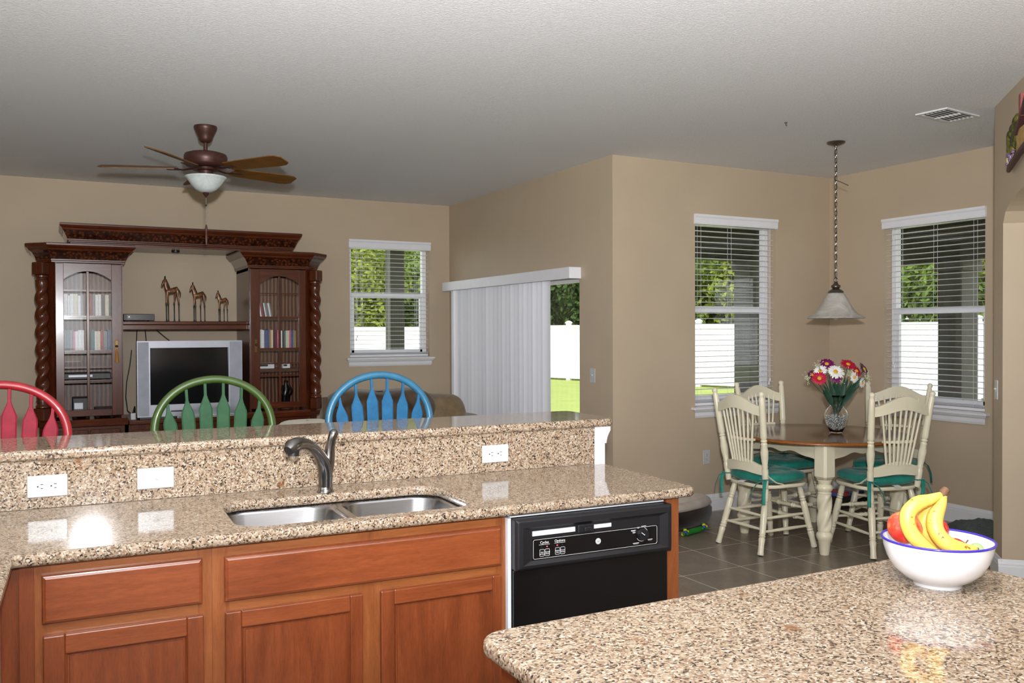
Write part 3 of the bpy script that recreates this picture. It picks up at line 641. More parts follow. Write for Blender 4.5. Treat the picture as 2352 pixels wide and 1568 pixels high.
part(MB().tube([at(2163, 1140, 1.955), at(2168, 1130, 1.955), at(2174, 1123, 1.957)], [.008, .0105, .0085], 8), 'bunch_stem', brown, bb, smooth=60)

# ---- painted bar stools behind the bar
def stool(name, label, loc, rz, rgb, rgb2):
    m1 = mat(name+' paint', rgb, .35, var=.12, vs=25, coat=.2); m2 = mat(name+' splat paint', rgb2, .5, var=.14, vs=30, spec=.12)
    t = thing('bar_stool', label, 'stool', loc, rz, 'painted arrow-back bar stools', frame='pen', local=True)
    part(MB().lathe([(.02, .705), (.17, .705), (.205, .715), (.21, .728), (.2, .74), (.12, .732), (.01, .73)], 32), 'seat', m1, t, smooth=50)
    for sx in (-1, 1):
        for sy in (-1, 1):
            prof = [(.0, .016), (.12, .018), (.3, .021), (.32, .024), (.34, .021), (.62, .019), (.64, .022), (.66, .019), (1, .015)]
            a, b = V(sx*.13, sy*.13, .71), V(sx*.215, sy*.215, 0); L = MB().tube([a.lerp(b, u) for u, r in prof], [r for u, r in prof], 10); part(L, 'leg', m1, t, smooth=50)
    at_ = lambda sx, sy, z: V(sx*lerp(.215, .13, z/.71), sy*lerp(.215, .13, z/.71), z)
    for (s1, s2, z) in (((-1, -1), (1, -1), .22), ((-1, 1), (1, 1), .3), ((-1, -1), (-1, 1), .38), ((1, -1), (1, 1), .38)):
        a, b = at_(*s1, z), at_(*s2, z); part(MB().tube([a, a.lerp(b, .5), b], [.009, .014, .009], 8), 'stretcher', m1, t, smooth=50)
    yb = lambda z: .15+(z-.74)*.09
    def hoop(a):      # a 0..1 around
        if a < .22: z = lerp(.735, 1.075, a/.22); return V(-lerp(.195, .2365, (a/.22)**.7), yb(z), z)
        if a > .78: z = lerp(.735, 1.075, (1-a)/.22); return V(lerp(.195, .2365, ((1-a)/.22)**.7), yb(z), z)
        u = PI*(1-(a-.22)/.56); z = 1.075+.215*math.sin(u)**.92; return V(.2365*math.cos(u), yb(z), z)
    part(MB().tube([hoop(i/60) for i in range(61)], .0165, 12, up=(0, 1, 0)), 'back_hoop', m1, t, smooth=60)
    for k, (xb, xt) in enumerate(((-.135, -.186), (-.083, -.112), (-.028, -.037), (.028, .037), (.083, .112), (.135, .186))):
        zt = 1.075+.215*max(0, 1-(xt/.2365)**2)**.46-.008; pts = []; n = 30
        s_ = MB(); rings = []
        for i in range(n+1):
            u = i/n; z = lerp(.735, zt, u); x = lerp(xb, xt, u); d = zt-z
            ro = .058 if abs(xt) < .15 else .04
            hw = .0062 if d < ro else lerp(.0062, .0265, min(1, (d-ro)/.05)) if d < ro+.05 else (.0265 if z > .93 else max(.0075, lerp(.0265, .0075, (.93-z)/.09)))
            ht = .006; y = yb(z)
            rings.append([(x-hw, y-ht*.4, z), (x-hw*.8, y-ht, z), (x+hw*.8, y-ht, z), (x+hw, y-ht*.4, z), (x+hw, y+ht*.4, z), (x+hw*.8, y+ht, z), (x-hw*.8, y+ht, z), (x-hw, y+ht*.4, z)])
        part(s_.loft(rings), 'arrow_spindle', m2, t, smooth=12)
    return t
stool('red stool', 'red painted arrow-back bar stool at the far left of the bar', (-.296, 3.667, 0), 0, (146, 30, 38), (136, 34, 50))
stool('green stool', 'green painted arrow-back bar stool in front of the television', (.493, 3.667, 0), .02, (54, 76, 28), (44, 78, 52))
stool('blue stool', 'blue painted arrow-back bar stool in front of the brown sofa', (1.202, 3.667, 0), -.03, (44, 100, 130), (38, 92, 130))
# ================================================================ family room
G['ent'] = wood('dark cherry wall unit', (46, 18, 8), (80, 34, 16), (116, 58, 27), .24, 2, 1.3, .15, .35)
G['enth'] = wood('dark cherry wall unit rail', (46, 18, 8), (82, 35, 16), (120, 60, 29), .24, 0, 1.3, .15, .35)
def carved():
    t = NT('carved dark cherry'); n = t.voro(42, t.co((1, 1, 1)), 'Distance'); f = t.noise(60, 3)
    t.col(t.ramp(n, [(0, srgb(112, 58, 28)), (.5, srgb(56, 24, 12)), (.9, srgb(26, 10, 6))])); t.pr(Roughness=.2, Coat_Weight=.5)
    t.bump(n, -1.0, .02); return t.m
G['carv'] = carved()
def beadboard():
    t = NT('beaded cabinet back'); wv = t.n('ShaderNodeTexWave', wave_type='BANDS', bands_direction='X'); t.set(wv, Scale=9., Distortion=1.2, Detail=2.)
    t.l(t.co(), wv.inputs['Vector']); t.col(t.ramp(wv.outputs[0], [(.2, srgb(64, 30, 18)), (.55, srgb(98, 52, 30)), (.9, srgb(150, 100, 66))])); t.pr(Roughness=.35); return t.m
G['bead'] = beadboard()
G['cabglass'] = glass_thin('cabinet glass')
EC, EYF, EYB = 1.0825, 8.10, 8.715
ROWS = [1.835, 1.618, 1.332, 1.198, 1.086]
def outl(s, e, z, yb=EYB):
    p = [(.5225-e, yb), (.5225-e, EYF-e), (1.05+.41*e, EYF-e), (1.15+e, EYF+.1-.41*e), (1.15+e, yb)]
    return [(EC+s*u, y, z) for u, y in p]
def tower(s, label):
    cx = EC+s*.84; t = thing('display_cabinet', label, 'cabinet', (cx, 8.4, 0), group='wall unit display cabinets')
    X = lambda u: EC+s*u
    def bx(mb, u0, u1, y0, y1, z0, z1): a, b = sorted((X(u0), X(u1))); return mb.box(a, b, y0, y1, z0, z1)
    part(MB().loft([outl(s, .03, 0), outl(s, .03, .09), outl(s, .012, .11), outl(s, .005, .12), outl(s, .005, .70), outl(s, .03, .71), outl(s, .035, .745), outl(s, .02, .765)]), 'base', G['enth'], t)
    for k, (u0, u1) in enumerate(((.55, .785), (.795, 1.03))):
        d = MB(); bx(d, u0, u1, EYF-.02, EYF-.006, .14, .68); part(d, 'lower_door', G['ent'], t, bevel=.006)
    b = MB(); bx(b, .5225, .54, EYF+.024, EYB, .766, 2.06); part(b, 'inner_side', G['ent'], t)
    b = MB(); bx(b, 1.13, 1.15, EYF+.12, EYB, .766, 2.06); part(b, 'outer_side', G['ent'], t)
    b = MB(); b.loft([[(X(u), y, z) for u, y in ((1.045, EYF+.003), (1.15, EYF+.108), (1.135, EYF+.123), (1.03, EYF+.018))] for z in (.766, 2.06)]); part(b, 'corner_board', G['ent'], t)
    b = MB(); bx(b, .54, 1.13, EYB-.02, EYB, .766, 2.06); part(b, 'back_board', G['bead'], t)
    b = MB(); bx(b, .5225, 1.13, EYF+.06, EYB, 2.04, 2.06); part(b, 'top_board', G['ent'], t)
    shelf = []
    for z in (1.618, 1.332, 1.142 if s > 0 else 1.086):
        b = MB(); bx(b, .541, 1.12, EYF+.06, EYB-.021, z-.022, z); part(b, 'shelf', G['enth'], t)
    # cornice with carved frieze
    part(MB().loft([outl(s, 0, 2.0605), outl(s, .014, 2.064), outl(s, .014, 2.074), outl(s, .02, 2.079), outl(s, .02, 2.088)]), 'lower_moulding', G['enth'], t)
    part(MB().loft([outl(s, .02, 2.0885), outl(s, .028, 2.11), outl(s, .045, 2.14), outl(s, .062, 2.156)]), 'carved_frieze', G['carv'], t)
    part(MB().loft([outl(s, .066, 2.1565), outl(s, .072, 2.163), outl(s, .074, 2.17), outl(s, .092, 2.186), outl(s, .098, 2.198), outl(s, .098, 2.21), outl(s, .09, 2.2155)]), 'cornice', G['enth'], t)
    # rope-twist column on the cut corner
    c = (X(1.103), EYF+.052, 0); o = (c[0]+s*.024, c[1]-.024, 0)
    part(MB().rope(.93, 1.90, .047, .17, 7.0, o, 24, 150, 2, -s), 'rope_column', G['ent'], t, smooth=60)
    part(MB().lathe([(.03, 1.895), (.05, 1.9), (.052, 1.912), (.044, 1.92), (.044, 1.93), (.054, 1.938), (.054, 1.952), (.046, 1.958)], 24, o), 'column_ring', G['ent'], t, smooth=50)
    part(MB().lathe([(.046, .87), (.054, .876), (.054, .89), (.044, .9), (.044, .912), (.052, .918), (.05, .93), (.03, .935)], 24, o), 'column_ring', G['ent'], t, smooth=50)
    M = Matrix.Translation(o) @ Matrix.Rotation(s*PI/4, 4, 'Z')
    part(MB().box(-.055, .055, -.05, .03, 1.957, 2.06, M), 'column_block', G['ent'], t, bevel=.01, seg=2)
    part(MB().box(-.055, .055, -.05, .03, .767, .871, M), 'column_block', G['ent'], t, bevel=.01, seg=2)
    # glazed door: stiles, rails with arched head, glazing bars, panes
    u0, u1, g0, g1, zb, zt, zs, za = .5305, 1.03, .612, .968, .79, 2.055, 1.925, 1.995
    yf, yb = EYF-.004, EYF+.02
    d = MB(); bx(d, u0, g0, yf, yb, zb, zt); door_ = part(d, 'door', G['ent'], t, bevel=.003)
    d = MB(); bx(d, g1, u1, yf, yb, zb, zt); part(d, 'door_stile', G['ent'], door_, bevel=.003)
    d = MB(); bx(d, g0, g1, yf, yb, zb, zb+.055); part(d, 'door_rail', G['enth'], door_, bevel=.003)
    um = (g0+g1)/2; arc = [(lerp(g0, g1, i/16), zs+(za-zs)*(1-((i/16-.5)*2)**2)) for i in range(17)]
    part(MB().loft([[(X(u), y, z) for u, z in [(g1, zt), (g0, zt)]+arc] for y in (yf, yb)]), 'arched_rail', G['enth'], door_)
    d = MB(); bx(d, um-.011, um+.011, yf+.003, yb-.004, zb+.055, za-.001); part(d, 'glazing_bar', G['ent'], door_, bevel=.003)
    for z, h in zip(ROWS, (.005, .008, .008, .005, .006)):
        for (a, b) in ((g0, um-.011), (um+.011, g1)):
            d = MB(); bx(d, a, b, yf+.004, yb-.005, z-h, z+h); part(d, 'glazing_bar', G['enth'], door_)
    zz = [za-.01]+ROWS+[zb+.055]
    for i in range(6):
        for (a, b) in ((g0, um-.011), (um+.011, g1)):
            d = MB(); bx(d, a, b, EYF+.011, EYF+.0135, zz[i+1]+.006, zz[i]-.006); part(d, 'pane', G['cabglass'], door_)
    hu = .985 if s > 0 else .575
    hu = .575; brass = G.setdefault('brass', mat('aged brass', (92, 70, 44), .35, .9))
    d = MB(); bx(d, hu-.012, hu+.012, yf-.004, yf-.0005, 1.30, 1.42); h = part(d, 'handle', brass, t, bevel=.003)
    part(MB().sphere((X(hu), yf-.014, 1.37), .011, 10, 8), 'key_knob', brass, h, smooth=60)
    return t
tower(-1, 'carved cherry display cabinet with glass door, left of the television')
tower(1, 'carved cherry display cabinet with glass door, right of the television')
# tassel hanging from the left door key
ts = mat('tan tassel thread', (170, 112, 52), .8)
single(MB().tube([(.507, 8.08, 1.355), (.507, 8.078, 1.32), (.508, 8.078, 1.29), (.508, 8.078, 1.235)], [.003, .008, .013, .018], 10), 'tassel', ts, 'small tan tassel hanging from the left cabinet key', 'tassel', (.507, 8.08, 1.235))
# bridge cornice over both cabinets
br = thing('bridge_cornice', 'long carved cherry cornice bridging the two display cabinets', 'cornice', (EC, 8.4, 2.216))
def bo(e, z): h = .915; return [(EC-h-e, EYB, z), (EC-h-e, 8.15-e, z), (EC+h+e, 8.15-e, z), (EC+h+e, EYB, z)]
part(MB().loft([bo(0, 2.2165), bo(0, 2.235), bo(.012, 2.24), bo(.012, 2.248), bo(.02, 2.253), bo(.02, 2.262)]), 'lower_moulding', G['enth'], br)
part(MB().loft([bo(.022, 2.2625), bo(.03, 2.28), bo(.045, 2.315), bo(.052, 2.33)]), 'carved_frieze', G['carv'], br)
part(MB().loft([bo(.056, 2.3305), bo(.06, 2.338), bo(.062, 2.346), bo(.074, 2.36), bo(.08, 2.372), bo(.08, 2.384), bo(.072, 2.389)]), 'top_moulding', G['enth'], br)
part(MB().lathe([(.035, 2.2165), (.035, 2.204), (.028, 2.2), (.005, 2.2)], 20, (1.02, 8.42, 0)), 'puck_light', G['blackp'], br, smooth=40)
bs = thing('bridge_shelf', 'cherry shelf between the display cabinets holding three figurines', 'shelf', (EC, 8.35, 1.51))
part(MB().box(.5605, 1.6045, 8.17, 8.7, 1.552, 1.582), 'shelf_board', G['enth'], bs, bevel=.006, seg=3)
part(MB().box(.5605, 1.6045, 8.182, 8.2, 1.508, 1.551), 'shelf_apron', G['enth'], bs, bevel=.004)
cs = thing('tv_console', 'low cherry console base under the television', 'console', (EC, 8.35, 0))
part(MB().box(.5955, 1.5695, 8.1, 8.7, 0, .70), 'carcass', G['ent'], cs)
part(MB().box(.5965, 1.5685, 8.06, 8.7, .701, .742), 'console_top', G['enth'], cs, bevel=.01, seg=3)
for a, b in ((.62, 1.075), (1.09, 1.55)): part(MB().box(a, b, 8.083, 8.0995, .1, .66), 'door', G['ent'], cs, bevel=.006)
# ---- video cases on the cabinet shelves, every case a thing
CC = {'white': (226, 228, 232), 'cream': (214, 204, 180), 'red': (150, 34, 40), 'teal': (44, 104, 108), 'grey': (120, 124, 128), 'gold': (176, 140, 60), 'black': (28, 28, 32), 'blue': (54, 76, 128), 'pink': (196, 92, 130)}
CMAT = {k: mat(k+' case plastic', v, .35, var=.12, vs=60) for k, v in CC.items()}
vc_me = {}
def case(color, loc, w_, h_, where, lean=0):
    if (w_, h_) not in vc_me: vc_me[(w_, h_)] = mesh_of(MB().box(-w_/2, w_/2, 0, .12, 0, h_), 'video_case', None)
    me = vc_me[(w_, h_)]; key = (w_, h_, color)
    if key not in vc_me: m2 = me.copy(); m2.materials.append(CMAT[color]); vc_me[key] = m2
    ob = bpy.data.objects.new('video_case', vc_me[key]); COL.objects.link(ob); ob.location = loc; ob.rotation_euler = (0, lean, 0)
    tag(ob, '%s video case standing on the %s' % (color, where), 'video case', 'video cases on the '+where)
    return ob
ORD = ('first', 'second', 'third', 'fourth', 'fifth', 'sixth', 'seventh', 'eighth', 'ninth', 'tenth', 'eleventh', 'twelfth', 'thirteenth', 'fourteenth', 'fifteenth', 'sixteenth', 'seventeenth', 'eighteenth', 'nineteenth', 'twentieth')
def row(x0, x1, z, where, weights, lean=0, y=8.2, hs=(.178, .186, .19), ws=(.015, .022, .028)):
    x = x0; keys = list(CC); i = 0
    while x < x1-.03:
        w_ = random.choice(ws); c = random.choices(keys, weights)[0]; ob = case(c, (x+w_/2, y+random.uniform(0, .012), z+.0005), w_, random.choice(hs), where, lean); x += w_+.0012+(abs(lean)*.004)
        ob['label'] = '%s video case, %s from left, %s' % (c, ORD[min(i, 19)], where); i += 1
LW = (9, 3, 2, 1, 3, .5, 2, 1, 1.5)
row(.10, .295, 1.618, 'upper shelf of left cabinet, left half', LW); row(.30, .50, 1.618, 'upper shelf of left cabinet, right half', (7, 2, 2, 1, 3, 1, 3, 2, 1))
row(.10, .295, 1.332, 'middle shelf of left cabinet, left half', (6, 1, 1, 4, 4, .5, 1, 1, 1.5), hs=(.165, .175)); row(.30, .50, 1.332, 'middle shelf of left cabinet, right half', (3, 2, 2, 2, 2, 3, 2, 1, 1), hs=(.165, .175))
row(1.66, 1.86, 1.618, 'upper shelf of right cabinet', (8, 2, 1, 1, 3, .5, 3, 2, .5), -.16, hs=(.135,), ws=(.011, .013))
row(1.66, 1.865, 1.332, 'middle shelf of right cabinet, left half', (8, 2, 2, 1, 3, .5, 1, 2, .5), hs=(.17, .175), ws=(.014, .016)); row(1.872, 2.07, 1.332, 'middle shelf of right cabinet, right half', (4, 2, 1, 2, 3, 2, 2, 1, 3), hs=(.165, .17), ws=(.014, .017))
# small electronics behind the lower panes
silver = mat('silver plastic', (188, 190, 194), .35, .2)
def gadget(name, label, cat, x, y, z, sx, sy, sz, m_, extra=None):
    t = thing(name, label, cat, (x, y, z))
    part(MB().box(x-sx/2, x+sx/2, y, y+sy, z+.006, z+sz), 'case', m_, t, bevel=.006, seg=2)
    for k in (-1, 1): part(MB().box(x+k*sx*.36-.012, x+k*sx*.36+.012, y+.02, y+sy-.02, z+.0005, z+.0065), 'foot', G['rubber'], t)
    part(MB().box(x-sx*.4, x+sx*.1, y-.002, y+.001, z+sz*.45, z+sz*.75), 'front_strip', extra or silver, t)
    return t
gadget('game_console', 'black boxy device at the bottom of the left cabinet', 'electronics', .24, 8.25, .766, .13, .2, .17, G['blackp'])
gadget('disc_player', 'low silver and black player at the bottom of the left cabinet', 'electronics', .42, 8.22, .766, .15, .25, .075, G['blackp'])
gadget('media_player', 'slim black player on the lower shelf of the left cabinet', 'electronics', .29, 8.2, 1.086, .36, .25, .06, G['blackp'])
gadget('camcorder_box', 'white boxed gadget on the lower shelf of the right cabinet', 'electronics', 1.77, 8.2, 1.142, .15, .12, .06, CMAT['white'], G['slot'])
gadget('video_camera', 'small white camera on the lower shelf of the right cabinet', 'electronics', 1.955, 8.2, 1.142, .07, .1, .055, CMAT['white'], G['black'])
gadget('stacked_player', 'black player lying in the bottom of the right cabinet', 'electronics', 1.76, 8.24, .766, .16, .24, .05, G['blackp'])
fg = thing('dark_statuette', 'dark standing statuette at the bottom of the right cabinet', 'statuette', (1.97, 8.28, .766))
part(MB().lathe([(.05, .7665), (.05, .78), (.035, .79), (.03, .81)], 16, (1.97, 8.28, 0)), 'plinth', brown, fg)
part(MB().tube([(1.955, 8.28, .80), (1.955, 8.28, .88), (1.97, 8.28, .95), (1.968, 8.28, 1.0), (1.97, 8.28, 1.03)], [.022, .03, .034, .014, .02], 12).tube([(1.985, 8.28, .80), (1.985, 8.27, .9)], [.018, .024], 10).tube([(1.945, 8.28, .985), (1.925, 8.26, .92), (1.945, 8.24, .88)], [.012, .011, .009], 8).tube([(1.995, 8.28, .985), (2.02, 8.26, .93), (2.0, 8.24, .9)], [.012, .011, .009], 8), 'figure', G['black'], fg, smooth=70)
# ---- television
tv = thing('television', 'silver framed tube television with dark screen on the console', 'television', (1.095, 8.3, .743))
x0, x1, z0, z1, yf = .662, 1.530, .762, 1.412, 8.065
sil = mat('silver grey television plastic', (176, 178, 190), .38, .25, var=.04); scr = mat('dark glass screen', (20, 21, 23), .12, var=0, spec=.3)
sx0, sx1, sz0, sz1 = .766, 1.412, .864, 1.352
bz = MB()
for (a, b, c, d) in ((x0, sx0, z0, z1), (sx1, x1, z0, z1), (sx0, sx1, sz1, z1), (sx0, sx1, z0, sz0)): bz.box(a, b, yf, yf+.07, c, d)
bezel = part(bz, 'bezel', sil, tv)
part(MB().grid(lambda u, v: (lerp(sx0, sx1, u), yf+.012+.012*((2*u-1)**2+(2*v-1)**2)*.5, lerp(sz0, sz1, v)), 10, 8), 'screen', scr, tv, smooth=60)
part(MB().loft([[(a, y, c), (b, y, c), (b, y, d), (a, y, d)] for (a, b, c, d, y) in ((x0+.004, x1-.004, z0, z1-.002, yf+.0705), (x0+.01, x1-.01, z0, z1-.01, yf+.15), (x0+.14, x1-.14, z0+.02, z1-.1, yf+.42), (x0+.2, x1-.2, z0+.05, z1-.16, yf+.48))]), 'back_shell', G['blackp'], tv, bevel=.01)
spk = mat('grey speaker cloth', (160, 162, 174), .6, bump=.2, bs=600)
for a, b in ((x0+.006, sx0-.012), (sx1+.012, x1-.006)): part(MB().box(a, b, yf-.004, yf-.0004, z0+.01, z1-.01), 'speaker_panel', spk, tv, bevel=.003)
part(MB().box(x0+.02, x1-.02, yf+.01, yf+.3, .743, .7615), 'foot', G['blackp'], tv)
part(MB().box(.93, 1.05, yf-.003, yf-.0005, .800, .812), 'button_strip', G['blackp'], tv)
dp = thing('disc_player', 'slim silver disc player in front of the television base', 'electronics', (1.2, 8.0, .743))
part(MB().box(.98, 1.46, 8.062, 8.064, .7435, .7615), 'front', CMAT['white'], dp); part(MB().box(.985, 1.455, 8.0605, 8.0618, .75, .7555), 'tray', G['blackp'], dp)
# ---- cable box, adapters and cords
cb = thing('cable_box', 'black cable box at the left end of the bridge shelf', 'electronics', (.685, 8.3, 1.583))
part(MB().box(.572, .822, 8.24, 8.44, 1.588, 1.645), 'case', G['blackp'], cb, bevel=.004)
part(MB().box(.6, .815, 8.237, 8.2395, 1.596, 1.638), 'front_panel', G['black'], cb)
part(MB().box(.612, .622, 8.235, 8.237, 1.614, 1.626), 'logo_mark', silver, cb)
for x in (.6, .79): part(MB().box(x-.012, x+.012, 8.26, 8.42, 1.5825, 1.588), 'foot', G['rubber'], cb)
pa = thing('power_adapter', 'white power adapter on the console left of the television', 'adapter', (.632, 8.12, .743))
part(MB().box(.612, .652, 8.1, 8.14, .7425, .80), 'adapter_body', G['plate'], pa, bevel=.005)
part(MB().tube([(.632, 8.12, .80), (.64, 8.12, .83), (.648, 8.15, .85), (.652, 8.18, .83), (.655, 8.22, .77)], .006, 8), 'lead', G['rubber'], pa, smooth=60)
def cord(label, pts, r=.004): return single(MB().tube(pts, r, 7), 'cord', G['rubber'], label, 'cord', pts[0], smooth=60)
cord('black cord hanging left of the television down to the console', [(.655, 8.5, 1.33), (.64, 8.5, 1.2), (.612, 8.5, 1.05), (.6, 8.45, .92), (.61, 8.4, .80), (.66, 8.4, .748)])
cord('black cord dropping from the cable box behind the television, leftmost', [(.704, 8.55, 1.505), (.70, 8.55, 1.42), (.70, 8.57, 1.3)])
cord('black cord dropping behind the television beside the leftmost one', [(.772, 8.55, 1.505), (.78, 8.55, 1.42), (.78, 8.57, 1.3)])
cord('black cord slanting down behind the top of the television', [(.87, 8.55, 1.505), (.93, 8.55, 1.45), (1.0, 8.55, 1.39), (1.05, 8.57, 1.3)])
# ---- three long-legged horse figurines
tan_h = fruit_mat('carved tan wood', [(.35, srgb(70, 32, 16)), (.5, srgb(112, 68, 38)), (.7, srgb(160, 128, 84))], 45, rough=.3); dk = mat('dark carved wood', (34, 22, 16), .35)
def horse(x, h, label):
    k = h/.40; t = thing('horse_figurine', label, 'figurine', (x, 8.36, 1.583), .12, 'long-legged horse figurines', local=True)
    S = lambda pts: [V(*p)*k for p in pts]; R = lambda rs: [r*k for r in rs]
    mb = MB().tube(S([(.068, 0, .272), (.05, 0, .283), (.02, 0, .27), (-.015, 0, .262), (-.04, 0, .268), (-.05, 0, .27)]), R([.008, .026, .027, .026, .02, .008]), 12)
    mb.tube(S([(-.02, 0, .258), (-.036, 0, .29), (-.046, 0, .325), (-.052, 0, .355), (-.054, 0, .37)]), R([.024, .022, .017, .014, .01]), 12, flat=(1, .75))
    mb.tube(S([(-.046, 0, .368), (-.058, 0, .352), (-.07, 0, .325), (-.076, 0, .305), (-.077, 0, .298)]), R([.011, .0145, .011, .009, .005]), 10)
    part(mb, 'body', tan_h, t, smooth=80)
    part(MB().tube(S([(-.044, 0, .372), (-.03, 0, .34), (-.016, 0, .305), (-.006, 0, .288)]), R([.005, .006, .006, .003]), 6, flat=(1, .5)), 'mane', dk, t)
    for y in (-.007, .007): part(MB().tube(S([(-.05, y, .37), (-.05, y*1.4, .388), (-.05, y*1.5, .4)]), R([.004, .005, .0008]), 6), 'ear', dk, t)
    for (lx, ly, ux, zt) in ((-.045, -.017, -.034, .262), (-.02, .017, -.03, .262), (.062, -.016, .05, .278), (.03, .017, .044, .275)):
        lg = part(MB().tube(S([(ux, ly*.6, zt), (lerp(ux, lx, .5), ly*.9, .215), (lx, ly, .16)]), R([.015, .0105, .0062]), 8), 'leg', tan_h, t, smooth=70)
        part(MB().tube(S([(lx, ly, .165), (lx, ly, .15), (lx+.001, ly, .14), (lx+.002, ly, .02), (lx+.002, ly, .0005)]), R([.007, .0085, .0055, .005, .0085]), 8), 'hoof_sock', dk, lg, smooth=60)
    part(MB().tube(S([(.07, 0, .275), (.08, 0, .25), (.08, 0, .21)]), R([.004, .005, .002]), 6), 'tail', dk, t)
horse(.972, .405, 'tallest of the three carved horse figurines'); horse(1.20, .355, 'middle-sized carved horse figurine between the other two'); horse(1.41, .285, 'shortest of the three carved horse figurines')

# ---- ceiling fan
G['bronze'] = mat('oil rubbed bronze', (74, 44, 38), .4, .35, var=.15, vs=40)
blade_m = wood('walnut fan blade', (80, 48, 12), (112, 72, 22), (132, 90, 34), .45, 0, 1.5)
FX, FY = .926, 6.064
fn = thing('ceiling_fan', 'bronze five-blade ceiling fan with frosted bowl light', 'ceiling fan', (FX, FY, 2.05))
L = lambda prof, n=32: MB().lathe(prof, n, (FX, FY, 0))
part(L([(.03, 2.8395), (.072, 2.8395), (.074, 2.83), (.07, 2.815), (.055, 2.785), (.044, 2.76), (.042, 2.748), (.03, 2.735), (.016, 2.73)]), 'canopy', G['bronze'], fn, smooth=50)
part(L([(.0125, 2.735), (.0125, 2.68), (.02, 2.678), (.02, 2.664), (.012, 2.66)], 16), 'downrod', G['bronze'], fn, smooth=50)
part(L([(.03, 2.668), (.1, 2.665), (.13, 2.655), (.137, 2.64), (.137, 2.605), (.134, 2.6), (.134, 2.588), (.122, 2.575), (.05, 2.57)]), 'motor_housing', G['bronze'], fn, smooth=45)
part(L([(.05, 2.57), (.078, 2.565), (.08, 2.55), (.045, 2.545), (.045, 2.515), (.06, 2.512), (.06, 2.508)]), 'switch_housing', G['bronze'], fn, smooth=45)
alab = NT('alabaster glass'); alab.col(alab.ramp(alab.noise(9, 4, .6, None, 1.5), [(.3, srgb(196, 204, 206)), (.7, srgb(226, 232, 232))])); alab.pr(Roughness=.25, Transmission_Weight=.12); alab = alab.m
gb = part(L([(.05, 2.512), (.125, 2.512), (.131, 2.508), (.131, 2.504), (.124, 2.498), (.112, 2.482), (.092, 2.452), (.068, 2.425), (.04, 2.41), (.015, 2.405), (.001, 2.404)]), 'glass_bowl', alab, fn, smooth=50)
part(L([(.018, 2.406), (.022, 2.4), (.016, 2.388), (.008, 2.38), (.004, 2.372), (.001, 2.37)], 14), 'finial', G['bronze'], fn, smooth=50)
part(MB().tube([(FX, FY, 2.372), (FX, FY, 2.32), (FX, FY, 2.19)], .0022, 6).tube([(FX, FY, 2.33), (FX, FY, 2.322), (FX, FY, 2.315)], [.003, .007, .003], 8), 'pull_chain', G['nickel'], fn)
part(MB().tube([(FX, FY, 2.195), (FX, FY, 2.17), (FX, FY, 2.15), (FX, FY, 2.14), (FX, FY, 2.10), (FX, FY, 2.062)], [.003, .009, .005, .006, .009, .005], 10), 'pull_knob', G['bronze'], fn, smooth=60)
for k in range(5):
    a = math.radians(18+72*k); M = Matrix.Translation((FX, FY, 2.562)) @ Matrix.Rotation(a, 4, 'Z')
    iron = MB().tube([(.06, 0, .0), (.1, 0, -.004), (.14, 0, -.012), (.2, 0, -.006)], [.012, .012, .01, .008], 8, flat=(.5, 1.4)).box(.17, .25, -.04, .04, -.009, -.004).xf(M)
    bi = part(iron, 'blade_iron', G['bronze'], fn, smooth=40)
    out = [(.19, -.05), (.3, -.058), (.58, -.068), (.63, -.062), (.66, -.04), (.66, .04), (.63, .062), (.58, .068), (.3, .058), (.19, .05)]
    mb = MB().prism(out, 2, -.003, .003).xf(M @ Matrix.Rotation(math.radians(-16), 4, 'X')); part(mb, 'blade', blade_m, fn)

# ---- sofa and ottoman behind the bar
def fabric(name, a, b):
    t = NT(name); n = t.noise(7, 4, .6); t.col(t.ramp(n, [(.3, srgb(*a)), (.7, srgb(*b))])); t.pr(Roughness=.85, Specular_IOR_Level=.2, Sheen_Weight=.25); t.bump(t.noise(160, 4, .6), .35, .004); return t.m
sf_m = fabric('brown chenille', (92, 76, 56), (128, 110, 84)); sf_d = fabric('dark brown throw', (64, 50, 38), (90, 74, 56)); cream = fabric('cream cushion cloth', (196, 184, 162), (214, 204, 184))
sf = thing('sofa', 'brown overstuffed sofa with its back to the bar', 'sofa', (2.45, 6.75, 0))
def lump(x0, x1, y0, y1, z0, z1, r, amp, seed, n=18):
    mb = MB(); c = V((x0+x1)/2, (y0+y1)/2, (z0+z1)/2); h = V((x1-x0)/2, (y1-y0)/2, (z1-z0)/2); m_ = n
    def P(u, v):
        a = u*2*PI; b = (v-.5)*PI*.998
        def se(w_, e): return math.copysign(abs(w_)**e, w_)
        e = r; p = V(se(math.cos(b), e)*se(math.cos(a), e)*h.x, se(math.cos(b), e)*se(math.sin(a), e)*h.y, se(math.sin(b), e)*h.z)
        d = 1+amp*noise.noise(p*3.1+V(seed, seed*.7, 0)); return c+p*d
    return mb.grid(P, n*2, n)
part(lump(1.85, 3.05, 6.45, 7.3, .06, .46, .35, .03, 1), 'seat_base', sf_m, sf, smooth=80)
part(lump(1.83, 2.72, 6.34, 6.72, .12, 1.035, .45, .10, 2, 24), 'back_cushion', sf_d, sf, smooth=80)
part(lump(2.42, 3.0, 6.36, 6.8, .12, .965, .5, .12, 5, 24), 'back_cushion', sf_m, sf, smooth=80)
part(lump(1.72, 1.98, 6.38, 7.3, .06, .70, .4, .05, 3), 'arm', sf_m, sf, smooth=80)
part(lump(2.86, 3.22, 6.36, 7.25, .06, .80, .45, .07, 9), 'arm', sf_m, sf, smooth=80)
part(lump(2.02, 2.5, 6.68, 7.3, .42, .58, .4, .04, 6), 'seat_cushion', sf_m, sf, smooth=80)
